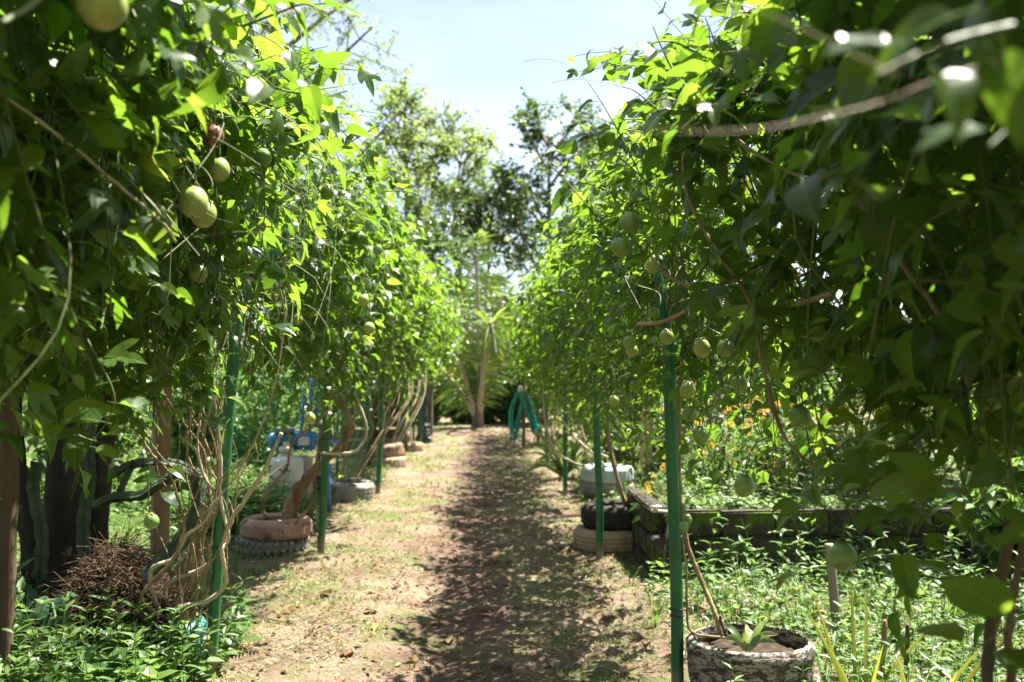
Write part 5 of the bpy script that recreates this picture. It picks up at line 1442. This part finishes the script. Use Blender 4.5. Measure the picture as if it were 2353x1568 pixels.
# dry clippings lying on the path
n = 62000
x = rng.uniform(-2.0, 1.7, n); y = 4.2 + 10.5 * rng.random(n) ** 1.5
kp = rng.random(n) < (.25 + .75 * sm(.35, .65, vnoise(x * 2.2, y * 2.2, 43))) * (.45 + .55 * sm(.15, .6, np.abs(x + .16)))
x, y = x[kp], y[kp]; n = len(x)
a = rng.uniform(0, 6.28, n)
Yv = unit(np.stack([np.cos(a), np.sin(a), rng.normal(.05, .28, n)], 1)); N = unit(np.stack([rng.normal(0, .3, n), rng.normal(0, .3, n), np.ones(n)], 1)); N = unit(N - Yv * np.sum(N * Yv, 1, keepdims=True))
PV = np.array([(-.5, 0, 0), (.5, 0, 0), (.35, .55, .05), (-.35, .55, .05), (0, 1, 0)]); PT = np.array([(0, 1, 2), (0, 2, 3), (3, 2, 4)])
PV[:, 0] *= .16
V, T = instances(PV, PT, np.cross(Yv, N), Yv, N, rng.uniform(.014, .045, n), np.stack([x, y, gh(x, y) + .004 + .008 * rng.random(n)], 1))
tag(MB().add(V, T, None, np.repeat(rng.random(n), 5)).build('straw', M['clipping']), 'dry straw and grass clippings strewn over the path', 'straw', kind='stuff')

# crumbled dead leaves, too many to count
n = 3800
x = rng.uniform(-1.9, 1.6, n); y = 4.4 + 10 * rng.random(n) ** 1.4
Yv = unit(np.stack([rng.normal(0, 1, n), rng.normal(0, 1, n), rng.normal(0, .35, n)], 1)); N = unit(np.stack([rng.normal(0, .45, n), rng.normal(0, .45, n), np.ones(n)], 1)); N = unit(N - Yv * np.sum(N * Yv, 1, keepdims=True))
PV, PT = leaf_proto(DIA, .5, .3, 0)
V, T = instances(PV, PT, np.cross(Yv, N), Yv, N, rng.uniform(.012, .045, n), np.stack([x, y, gh(x, y) + .008 + .01 * rng.random(n)], 1))
tag(MB().add(V, T, None, np.repeat(rng.random(n), len(PV))).build('leaf_litter', M['dead_leaf']), 'crumbled brown leaf litter scattered over the path', 'litter', kind='stuff')
# fallen leaves one can pick out on the path
DEAD = []
for k in range(5):
    p = leaf_proto(OVATE if k % 2 else OVA2, .35 + .2 * k, .2 + .25 * random.random(), .08)
    DEAD.append(proto_mesh('dead_leaf', p, M['dead_leaf']))
spots = [(1245, 1362), (845, 1365), (1000, 1170), (760, 1370), (650, 1345), (1115, 1340), (905, 1350), (1305, 1415), (1060, 1500), (940, 1520), (1180, 1545), (1390, 1420), (700, 1400), (1420, 1350), (870, 1440), (1010, 1440)]
while len(spots) < 34:
    spots.append((random.uniform(560, 1520), random.uniform(1190, 1560)))
def ground_hit(u, v_):
    lo, hi = 2.0, 40.0
    for _ in range(40):
        m = (lo + hi) / 2; p = at(u, v_, m)
        if p.z > g(p.x, m): lo = m
        else: hi = m
    return p
for i, (u, v_) in enumerate(spots):
    p = ground_hit(u, v_)
    Mx = Matrix.Translation(p + Vector((0, 0, .012))) @ Matrix.Rotation(random.uniform(0, 6.28), 4, 'Z') @ Matrix.Rotation(random.uniform(-.4, .4), 4, 'X') @ Matrix.Rotation(random.uniform(-.4, .4), 4, 'Y') @ Matrix.Scale(random.uniform(.05, .10), 4)
    o = place('fallen_leaf', DEAD[i % 5], None, Mx)
    tag(o, 'curled brown dead leaf lying on the path', 'leaf', 'dead leaves on the path')
def ground_stick(pxs, r, label, mat='twig'):
    P = [ground_hit(*q) + Vector((0, 0, r + .008)) for q in pxs]
    o = MB().tube(smooth_path(P, 5), np.linspace(r, r * .6, 5 * (len(P) - 1) + 1), 7, knob=.15).build('fallen_twig', M[mat])
    tag(o, label, 'twig', 'twigs lying on the path')
ground_stick([(1010, 1420), (1070, 1408), (1120, 1385)], .007, 'curved brown twig lying across the middle of the path', 'vine_stem')
ground_stick([(560, 1415), (620, 1428), (680, 1440)], .006, 'greenish stick lying on the path near the front left post', 'green_stem')
ground_stick([(700, 1470), (720, 1450), (740, 1430)], .004, 'thin grey twig on the path right of the front left post')
ground_stick([(1080, 1560), (1130, 1540), (1200, 1535)], .004, 'thin twig at the bottom of the path')
for i, (u, v_, s) in enumerate(((1119, 1392, .035), (905, 1468, .03), (690, 1395, .03), (1010, 1065, .05), (1480, 1340, .04))):
    p = ground_hit(u, v_)
    mb = MB().lathe(np.stack([.5 * np.sin(np.linspace(.01, 3.13, 7)), -.35 * np.cos(np.linspace(.01, 3.13, 7))], 1), 10, wob=.08)
    mb.V[0] = mb.V[0] * s * np.array([1, .8, 1]) + np.array(p) + np.array([0, 0, s * .2])
    tag(mb.build('pebble', M['pebble']), ('small pale stone at the end of the curved twig', 'small stone on the path near the bottom', 'small stone on the path right of the front left post', 'grey stone far up the path', 'stone at the grass edge near the block wall')[i], 'stone')

# single plants that stand out
ORD = 'first second third fourth fifth sixth seventh eighth ninth tenth eleventh twelfth'.split()
def solo(protos, spots, name, label, cat, grp, mat, smin=.8, smax=1.2):
    ms = []
    for PV, PT, PR in protos:
        me = MB().add(PV, PT, None, PR).mesh(name); me.materials.append(mat); ms.append(me)
    for i, (u, v_) in enumerate(sorted(spots)):
        p = ground_hit(u, v_)
        p.z = float(top_z(p.x, p.y)) - .005
        s = random.uniform(smin, smax)
        o = place(name, ms[i % len(ms)], None, Matrix.Translation(p) @ Matrix.Rotation(random.uniform(0, 6), 4, 'Z') @ Matrix.Rotation(random.uniform(-.1, .1), 4, 'X') @ Matrix.Scale(s, 4))
        tag(o, ORD[i] + ' from the left of the ' + label, cat, grp)
solo([weed_proto(.42, 5, .10, OVA2), weed_proto(.52, 6, .11, OVA2), weed_proto(.38, 4, .12, OVA2)], [(205, 1530), (250, 1520), (300, 1560), (330, 1530), (270, 1575), (180, 1570), (360, 1560), (130, 1580), (400, 1575), (230, 1565), (60, 1570), (310, 1590)], 'broadleaf_weed', 'upright weeds with paired oval leaves, lower left', 'weed', 'upright weeds at the lower left', M['weed_leaf'])
solo(FERN, [(430, 1500), (470, 1470), (400, 1520), (450, 1540), (500, 1500)], 'fern', 'light green ferns around the front left post', 'fern', 'ferns at the front left post', M['weed_leaf'], .8, 1.1)
solo([weed_proto(.5, 8, .09, LANCE), weed_proto(.6, 9, .08, LANCE)], [(1740, 1420), (1690, 1360), (1800, 1390), (1870, 1400), (2000, 1420), (2080, 1400), (2150, 1390), (2220, 1420), (2280, 1380), (1620, 1340), (2040, 1370), (1960, 1360)], 'tall_weed', 'tall narrow leaved weeds before the block wall', 'weed', 'tall weeds in front of the wall', M['weed_leaf'])

def blade_plant(base, tips, w, mat, name, label, cat, grp=None, sag=.15):
    e = thing(name, base, label, cat, grp)
    for t in tips:
        b = Vector(base) + Vector((random.uniform(-.04, .04), random.uniform(-.04, .04), 0)); t = Vector(t)
        m = (b + t) / 2 + Vector((0, 0, sag * (t - b).length))
        P = smooth_path([b, m, t], 6); n = len(P)
        T_ = unit(np.gradient(P, axis=0)); S_ = unit(np.cross(T_, np.array([random.uniform(-.3, .3), -1., .3])))
        N_ = np.cross(S_, T_)
        ww = w * np.sin(np.linspace(.5, math.pi, n)) ** .7 * random.uniform(.8, 1.15)
        ww[-1] = .0005
        V = np.stack([P - S_ * ww[:, None], P - N_ * ww[:, None] * .35, P + S_ * ww[:, None]], 1).reshape(-1, 3)
        Q = [(i * 3 + j, i * 3 + j + 1, i * 3 + j + 4, i * 3 + j + 3) for i in range(n - 1) for j in (0, 1)]
        MB().add(V, None, Q, random.random()).build('blade', mat, e)
    return e
b0 = at(1975, 1600, 4.35); b0.z = g(b0.x, 4.35)
blade_plant(b0, [at(1862, 1345, 4.3), at(1848, 1390, 4.2), at(1955, 1320, 4.5), at(2150, 1430, 4.3), at(1990, 1350, 4.6), at(2075, 1400, 4.5), at(1900, 1480, 4.1), at(2030, 1480, 4.2)], .009, M['yellow_blade'], 'sword_leaf_plant', 'yellowing sword shaped leaves rising from the weeds at the lower right', 'plant', sag=.03)
b0 = at(2110, 1640, 3.9); b0.z = g(b0.x, 3.9)
blade_plant(b0, [at(2262, 1480, 3.8), at(2340, 1440, 3.9), at(2060, 1500, 3.9), at(2200, 1540, 3.7)], .010, M['yellow_blade'], 'sword_leaf_plant', 'second clump of yellow sword leaves nearer the bottom right corner', 'plant', sag=.10)
b0 = Vector((PL.x - .03, 4.60, .24))
blade_plant(b0, [b0 + Vector(q) for q in ((-.13, -.05, .06), (-.06, -.10, .09), (.10, -.08, .05), (.14, .02, .06), (.02, .12, .08), (-.10, .08, .09), (.06, -.03, .12))], .018, M['strap_leaf'], 'aloe_rosette', 'small pale rosette plant growing in the peeling tyre', 'plant', sag=.2)
def fan_tips(c, n, l, zmin, zmax, bias=(0, 0)):
    out = []
    for k in range(n):
        a = random.uniform(0, 6.28); r = l * random.uniform(.6, 1.0)
        out.append(Vector((c[0] + r * math.cos(a) + bias[0], c[1] + r * math.sin(a) * .7 + bias[1], random.uniform(zmin, zmax))))
    return out
c0 = Vector((1.12, 14.6, .02))
blade_plant(c0, fan_tips(c0, 46, .62, .05, .75, (-.12, -.2)), .018, M['strap_leaf'], 'strap_leaf_plant', 'sprawling clump of long pale strap leaves on the right of the path', 'plant', sag=.22)
c0 = Vector((1.95, 13.2, .40))
blade_plant(c0, fan_tips(c0, 26, .6, .6, 1.3), .018, M['strap_leaf'], 'strap_leaf_plant', 'upright strap leaves behind the pale mint tyre', 'plant', sag=.15)

# ------------------------------------------------------------------ bushes and trees
def bush(name, label, c, rad, n, leaf, mat, cat='shrub', grp=None, outline=DIA, stems=6, lobes=7, parts=0):
    c = Vector(c); e = thing(name, c, label, cat, grp)
    lb = []
    for k in range(lobes):
        a = random.uniform(0, 6.28); q = random.uniform(.2, .62)
        lb.append((np.array([c.x + rad[0] * q * math.cos(a), c.y + rad[1] * q * math.sin(a), c.z + rad[2] * random.uniform(.3, 1.45)]), random.uniform(.38, .6)))
    lb.append((np.array([c.x, c.y, c.z + rad[2] * .8]), .7))
    w = rng.integers(0, len(lb), n)
    ce_, s_ = np.array([q[0] for q in lb])[w], np.array([q[1] for q in lb])[w]
    d = unit(rng.normal(0, 1, (n, 3))); r = (.55 + .5 * rng.random(n) ** .5) * (1 + .25 * np.sin(d[:, 0] * 6 + d[:, 2] * 5))
    P = ce_ + d * np.array(rad) * (s_ * r)[:, None]; N = unit(d * .5 + UP * .7 + rng.normal(0, .45, (n, 3)))
    ok = P[:, 2] > c.z + .03
    P, N = P[ok], N[ok]; n = len(P)
    T = unit(rng.normal(0, .6, (n, 3)) - UP * .45); Yv = unit(T - N * np.sum(T * N, 1, keepdims=True))
    PV, PT = leaf_proto(outline, .25, .3, 0)
    V, Tt = instances(PV, PT, np.cross(Yv, N), Yv, N, leaf * rng.uniform(.6, 1.2, n), P)
    tag(MB().add(V, Tt, None, np.repeat(rng.random(n), len(PV))).build('crown', mat, e), kind='stuff')
    mb = MB()
    for k in range(stems):
        ce, s = lb[k % len(lb)]
        mb.tube(smooth_path([c + Vector((random.uniform(-.1, .1), random.uniform(-.1, .1), -.05)), (c + Vector(ce)) / 2 + Vector((random.uniform(-.1, .1), 0, .1)), ce], 4), np.linspace(.02 + .01 * rad[2], .006, 9), 6)
    mb.build('stem', M['bark'], e)
    return e

def tree(name, label, base, h, spread, leaf, mat, trunk_r, first=.35, limbs=9, br=6, tw=6, lv=15, lean=(0, 0), pin=False, up=.55, bark='bark', grp=None, only=None):
    base = Vector(base); e = thing(name, base, label, 'tree', grp)
    b = np.array(base)
    top = b + np.array([lean[0], lean[1], h])
    tp = smooth_path([b - UP * .1, b + (top - b) * .35 + rng.normal(0, .12, 3) * np.array([1, 1, 0]), b + (top - b) * .7 + rng.normal(0, .2, 3) * np.array([1, 1, 0]), top], 6)
    wood = MB().tube(tp, np.linspace(trunk_r, trunk_r * .18, len(tp)), 10)
    tw_mb = MB(); LP, LT = [], []
    for i in range(limbs):
        t = first + (1 - first) * (i + random.random() * .6) / limbs
        p = tp[min(int(t * (len(tp) - 1)), len(tp) - 1)]
        a = i * 2.4 + random.uniform(-.5, .5)
        ln = spread * (1.15 - .65 * (t - first) / (1 - first)) * random.uniform(.75, 1.15)
        d = unit(np.array([math.cos(a), math.sin(a), up * random.uniform(.6, 1.6)]))
        q = smooth_path([p, p + d * ln * .5 + UP * .05 * ln, p + d * ln + UP * random.uniform(-.05, .22) * ln], 4)
        wood.tube(q, np.linspace(trunk_r * .42, trunk_r * .10, len(q)), 6, False)
        for j in range(br):
            tt = .25 + .75 * (j + random.random()) / br
            p2 = q[min(int(tt * (len(q) - 1) + .5), len(q) - 1)]
            d2 = unit(d * .6 + rng.normal(0, .7, 3) + UP * .25)
            l2 = ln * random.uniform(.25, .5)
            q2 = np.array([p2, p2 + d2 * l2 * .55 + UP * .03, p2 + d2 * l2])
            wood.tube(q2, np.array([.012, .009, .005]) * (1 + trunk_r * 3), 4, False)
            for k in range(tw):
                p3 = q2[1] * (1 - k / tw) + q2[2] * (k / tw)
                d3 = unit(d2 * .7 + rng.normal(0, .7, 3)); l3 = random.uniform(.25, .55) * (.6 + .09 * h)
                tw_mb.add(*tube(np.array([p3, p3 + d3 * l3]), .004, 3, False))
                f = (np.arange(lv) + rng.random(lv)) / lv
                LP.append(p3 + d3 * l3 * f[:, None])
                sd = unit(np.cross(d3, UP + rng.normal(0, .35, (lv, 3))) + 1e-6) * np.where(np.arange(lv) % 2, 1, -1)[:, None]
                LT.append(sd + d3 * .5 + rng.normal(0, .25, (lv, 3)) - UP * .15)
    wood.build('trunk', M[bark], e)
    P, T = np.vstack(LP), unit(np.vstack(LT)); n = len(P)
    N = unit(UP * .8 + rng.normal(0, .5, (n, 3)))
    Yv = unit(T - N * np.sum(T * N, 1, keepdims=True))
    V_, T_ = leaf_proto(LANCE if pin else DIA, .2, .25, 0)
    V, Tt = instances(V_, T_, np.cross(Yv, N), Yv, N, leaf * rng.uniform(.6, 1.25, n), P)
    cr = MB().add(V, Tt, None, np.repeat(rng.random(n), len(V_)))
    tag(cr.build('crown', mat, e), kind='stuff')
    tag(tw_mb.build('twigs', M[bark], e), kind='stuff')
    return e
BT = 'trees beyond the end of the path'
def tb_(u, Y): return Vector((at(u, 900, Y).x, Y, g(at(u, 900, Y).x, Y)))
tree('tall_tree', 'tall feathery tree rising highest behind the left vine', tb_(630, 27), 14.0, 4.0, .13, M['tree_leaf'], .22, .35, 16, 9, 7, 20, pin=True, grp=BT)
tree('background_tree', 'light green tree with upright sprays left of the sky gap', tb_(925, 32), 9.8, 2.2, .12, M['tree_leaf'], .12, .25, 16, 8, 6, 13, up=1.0, grp=BT)
tree('background_tree', 'pale tree with loose open branches in the middle of the sky gap', tb_(1065, 33), 9.0, 2.4, .12, M['tree_leaf'], .10, .34, 15, 8, 6, 12, up=.8, grp=BT)
tree('background_tree', 'dark glossy leaved tree on the right of the sky gap', tb_(1260, 30), 8.5, 2.5, .13, M['dark_tree_leaf'], .13, .34, 15, 7, 6, 12, up=.8, grp=BT)
tree('background_tree', 'dark small tree between the pale tree and the dark glossy one', tb_(1140, 31), 6.9, 1.5, .13, M['dark_tree_leaf'], .08, .55, 11, 6, 5, 11, up=.7, grp=BT)
tree('background_tree', 'round green tree behind the right vine', tb_(1420, 33), 8.6, 2.7, .15, M['tree_leaf'], .18, .3, 11, 6, 6, 12, grp=BT)
tree('slender_tree', 'slender grey trunk standing just left of the path end', (tb_(988, 22.3).x, 22.3, g(-1.2, 22.3)), 4.6, .9, .12, M['dark_tree_leaf'], .075, .6, 7, 5, 4, 10, grp=BT)
tree('background_tree', 'dark tree far left behind the mesh fence', (-6.5, 17, .05), 6.5, 2.4, .14, M['shrub_leaf'], .17, .3, 10, 6, 6, 12, grp=BT)
tree('background_tree', 'tree at the far right behind the raised bed', (6.5, 16, .6), 6.5, 2.6, .14, M['shrub_leaf'], .18, .3, 10, 6, 6, 12, grp=BT)
tree('background_tree', 'broad tree glimpsed through the dark right vine', (5.0, 9.5, .55), 4.6, 1.9, .13, M['shrub_leaf'], .13, .3, 10, 6, 5, 12, grp=BT)

# ringed trunk on the right with big leaves hidden in the vine
rb = at(1490, 1040, 12.6)
e = thing('ringed_trunk_tree', (rb.x, 12.8, .4), 'pale yellowish ringed trunk in the raised bed behind the second right post', 'tree')
P = smooth_path([(rb.x, 12.8, .35), (rb.x + .02, 12.8, 1.2), (rb.x - .02, 12.8, 2.6)], 16)
rr_ = .078 * (1 + .06 * (np.arange(len(P)) % 2))
MB().tube(P, rr_, 14).build('trunk', M['ring_bark'], e)
for k in range(9):
    a = k * .7; t = Vector((rb.x + .9 * math.cos(a), 12.8 + .9 * math.sin(a), 2.7 + random.uniform(-.2, .5)))
    V, T = leaf_proto(LOBED, .2, .3, .03)
    N = unit(UP + rng.normal(0, .25, 3)); Yv = unit(np.array([math.cos(a), math.sin(a), -.4])); Yv = unit(Yv - N * np.dot(Yv, N)); X = np.cross(Yv, N)
    MB().add((V[:, 0:1] * X + V[:, 1:2] * Yv + V[:, 2:3] * N) * .5 + np.array(t), T, None, random.random()).build('leaf', M['shrub_leaf'], e)
    MB().tube([(rb.x, 12.8, 2.55), t], .010, 6).build('leaf_stalk', M['green_stem'], e)

# young palm at the end of the path
pb = Vector((at(1097, 900, 23.9).x, 23.9, g(-.2, 23.9)))
e = thing('young_palm', pb, 'young palm with arching fronds and a pale upright rib at the end of the path', 'palm')
fr = [(-.10, 4.3, -.4, .10), (.75, 3.1, -.2, .9), (-.75, 3.5, .3, .5), (1.45, 2.2, -.4, 1.3), (-1.35, 2.5, -.5, 1.2), (.3, 3.6, .6, .4), (-1.9, 1.6, .2, 1.5), (1.0, 2.6, .8, 1.0), (.35, 2.4, -1.1, 1.4)]
MB().tube(smooth_path([pb - Vector((0, 0, .15)), pb + Vector((.01, 0, .2)), pb + Vector((0, 0, .5))], 5), np.linspace(.17, .10, 11), 12, knob=.1).build('trunk', M['bark'], e)
for i, (dx, hz_, dy, bend) in enumerate(fr):
    b = np.array(pb) + np.array([random.uniform(-.05, .05), random.uniform(-.05, .05), .25])
    tip = b + np.array([dx * 1.15, dy, hz_]) - UP * bend * .7
    P = smooth_path([b, b + np.array([dx * .32, dy * .3, hz_ * .55]), b + np.array([dx * .75, dy * .7, hz_ * .92]), tip], 9)
    V, T, Q = tube(P, np.linspace(.075, .022, len(P)), 6)
    fo = MB().add(V, T, Q).build('frond_rib', M['pale_stem'], e)
    mb = MB(); Tn = unit(np.gradient(P, axis=0))
    for k in range(4, len(P) * 2):
        f = k / (len(P) * 2 - 1) * (len(P) - 1); i0 = min(int(f), len(P) - 2); p = P[i0] + (P[i0 + 1] - P[i0]) * (f - i0); t = Tn[i0]
        sd = unit(np.cross(t, np.array([0, -1., .3]) + rng.normal(0, .1, 3)))
        fr_ = f / (len(P) - 1)
        ll = .70 * math.sin(math.pi * (.12 + .83 * fr_)) + .08
        for s in (-1, 1):
            d = unit(sd * s * .8 + t * .6 - UP * random.uniform(.1, .6) + rng.normal(0, .13, 3)); ll *= random.uniform(.8, 1.1)
            w = unit(np.cross(d, np.array([random.uniform(-.5, .5), -1., .4]))) * .030
            p1 = p + d * ll * .5; p2 = p + d * ll - UP * ll * .14
            mb.add([p - w * .5, p + w * .5, p1 + w, p1 - w, p2], [(0, 1, 2), (0, 2, 3), (3, 2, 4)], None, random.random() * (.75 if i < 7 else 1.0))
    tag(mb.build('leaflets', M['palm_leaf'], fo), kind='stuff')

# flowering bushes in the raised bed
fm = []
for k in range(2):
    mb = MB()
    for q in range(26):
        a, el = q * 2.4, math.acos(1 - (q + .5) / 26 * 1.3)
        d = np.array([math.cos(a) * math.sin(el), math.sin(a) * math.sin(el), math.cos(el)])
        sx = unit(np.cross(d, UP + .01)) * .22; sy = unit(np.cross(d, sx)) * .22
        mb.add([d * .6, d * .95 - sx, d * 1.05 - sy * .5 + d * .05, d * .95 + sx], [(0, 1, 2), (0, 2, 3)], None, random.random())
    me = mb.mesh('flower'); me.materials.append(M['flower']); fm.append(me)
fb = [(2.0, 8.9, 'yellow flowering bush just right of the front right post'), (2.4, 8.5, 'yellow flowering bush beside the thick grey stake'), (2.8, 8.8, 'yellow flowering bush between the two grey stakes'), (3.2, 8.4, 'yellow flowering bush right of the second grey stake'), (2.5, 9.7, 'yellow flowering bush farther back behind the stakes'), (3.4, 9.6, 'yellow flowering bush at the back right of the raised bed'), (2.05, 10.0, 'small yellow flowering bush behind the front right post')]
for bx_, by_, lab in fb:
    z0 = float(top_z(bx_, by_))
    e = bush('flowering_bush', lab, (bx_, by_, z0), (.42, .36, .38), 520, .085, M['weed_leaf'], grp='yellow flowering bushes in the raised bed', outline=LANCE, stems=5, lobes=6)
    for k in range(30):
        a = random.uniform(0, 6.28); q = random.uniform(.1, .55)
        p = Vector((bx_ + q * math.cos(a), by_ + q * math.sin(a) - .08, z0 + random.uniform(.22, .82)))
        s = random.uniform(.019, .030)
        place('flower', fm[k % 2], e, Matrix.Translation(p) @ Matrix.Rotation(random.uniform(.0, .9), 4, 'X') @ Matrix.Rotation(random.uniform(0, 6), 4, 'Z') @ Matrix.Scale(s, 4))

# shrubs: end of the path, left garden, right garden
SG = 'shrubs round the garden'
k = 0
ends = [(-2.6, 25.0, (1.1, .8, .95), 'd'), (-1.3, 24.6, (.8, .6, .80), 'l'), (-.55, 24.9, (.62, .5, .50), 'l'), (.05, 25.2, (.6, .5, .60), 'l'), (.62, 24.8, (.6, .5, .72), 'l'), (1.4, 24.6, (.9, .6, .95), 'l'), (2.6, 25.5, (1.2, .9, 1.1), 'l'), (-.3, 29, (1.6, .9, 1.3), 'l'), (1.4, 29, (1.6, .9, 1.4), 'd'), (-2.0, 29.5, (1.8, 1.0, 1.6), 'd')]
names_ = ['dark leafy shrub at the left of the path end, outermost', 'lighter leafy shrub right of the grey trunk', 'low shrub left of the palm foot', 'bright shrub right behind the palm foot', 'bright shrub between the palm and the hose', 'leafy shrub behind the hose', 'bright shrub outermost at the right of the path end', 'light shrub behind the palm', 'dark tall shrub behind the hose and the palm', 'dark tall shrub behind the grey trunk']
for (bx_, by_, rad, kd), lab in zip(ends, names_):
    bush('shrub', lab, (bx_, by_, g(bx_, by_)), rad, 1300, .19 if kd == 'd' else .15, M['dark_tree_leaf'] if kd == 'd' else M['shrub_leaf'], grp=SG)
left = [(-4.0, 3.2, (1.1, 1.0, 1.7), 'dark_tree', 'added dark tall bush blocking sky light behind the upper left vine'), (-4.4, 5.2, (1.0, 1.0, 1.6), 'dark_tree', 'added dark tall bush blocking sky light behind the shaded trunk at the left edge'), (-3.4, 14.8, (1.0, .8, 1.0), 'weed', 'yellow-green shrub behind the mesh fence at the pump'), (-3.3, 11.2, (.42, .4, .82), 'weed', 'narrow yellow-green shrub left of the blue pump'), (-4.6, 11.4, (.9, .8, 1.1), 'shrub', 'green shrub far left of the white tank'), (-6.2, 10.4, (1.2, 1.0, 1.3), 'shrub', 'big green shrub at the left behind the brown post'), (-4.6, 8.6, (.7, .6, .55), 'weed', 'low bright shrub between trunk and brown post'), (-6.4, 7.4, (1.1, 1.0, 1.1), 'shrub', 'green shrub at the left edge behind the trunk'), (-4.0, 17.5, (1.2, 1.0, 1.4), 'shrub', 'tall green shrub behind the wooden rack'), (-5.5, 14.0, (1.3, 1.0, 1.5), 'dark_tree', 'dark shrub behind the left mesh fence'), (-3.2, 20.5, (1.2, 1.0, 1.4), 'shrub', 'green shrub behind the black plastic sheet'), (-3.9, 6.9, (.6, .5, .4), 'weed', 'small leafy shrub right behind the shaded trunk')]  # first two bushes are added to block sky light behind the left vine
for bx_, by_, rad, mt, lab in left:
    bush('shrub', lab, (bx_, by_, g(bx_, by_)), rad, 1700, .12, M[mt + '_leaf'], grp=SG)
right = [(3.3, 2.4, (1.0, 1.0, 1.6), 'dark_tree', 'added dark tall bush blocking sky light behind the upper right vine'), (2.4, 14.6, (.9, .8, .8), 'shrub', 'green shrub behind the ringed trunk'), (2.2, 17.5, (.9, .9, 1.1), 'shrub', 'tall green shrub right of the strap leaves'), (3.8, 12.6, (1.1, .9, 1.0), 'weed', 'bright shrub behind the yellow flowers'), (5.4, 12.4, (1.3, 1.0, 1.3), 'shrub', 'big green shrub behind the flowers on the right'), (4.6, 8.4, (.8, .6, .8), 'weed', 'bright bush behind the right end of the block wall'), (6.4, 9.0, (1.2, 1.0, 1.4), 'shrub', 'green shrub at the right edge behind the wall'), (3.6, 6.4, (.6, .5, .55), 'weed', 'low bush in front of the right end of the wall'), (2.3, 21, (1.1, 1.0, 1.4), 'shrub', 'green shrub right of the last right post'), (4.5, 18, (1.6, 1.2, 1.8), 'dark_tree', 'dark tall shrub far behind the raised bed'), (4.7, 5.2, (.9, .8, 1.3), 'shrub', 'tall leafy bush at the right edge behind the dark vine')]  # first bush is added to block sky light behind the right vine
for bx_, by_, rad, mt, lab in right:
    bush('shrub', lab, (bx_, by_, float(top_z(bx_, by_))), rad, 1700, .12, M[mt + '_leaf'], grp=SG)
# distant wood round the garden, one mass
mb = MB()
PV, PT = leaf_proto(DIA, .25, .3, 0)
n = 15000
ang = rng.uniform(-1.45, 1.45, n); R_ = rng.uniform(34, 60, n)
hgt = (1.2 + 2.4 * vnoise(ang * 9, R_ * .05, 51)) * rng.random(n) ** .7
P = np.stack([R_ * np.sin(ang), R_ * np.cos(ang), hgt + .3], 1)
N = unit(UP * .6 + rng.normal(0, .6, (n, 3)) - unit(P * np.array([1, 1, 0])) * .3); T = unit(rng.normal(0, 1, (n, 3)) - UP * .4); Yv = unit(T - N * np.sum(T * N, 1, keepdims=True))
V, Tt = instances(PV, PT, np.cross(Yv, N), Yv, N, rng.uniform(.5, 1.0, n), P)
tag(mb.add(V, Tt, None, np.repeat(rng.random(n), len(PV))).build('distant_wood', M['shrub_leaf']), 'far belt of green woodland behind the garden', 'woodland', kind='stuff')
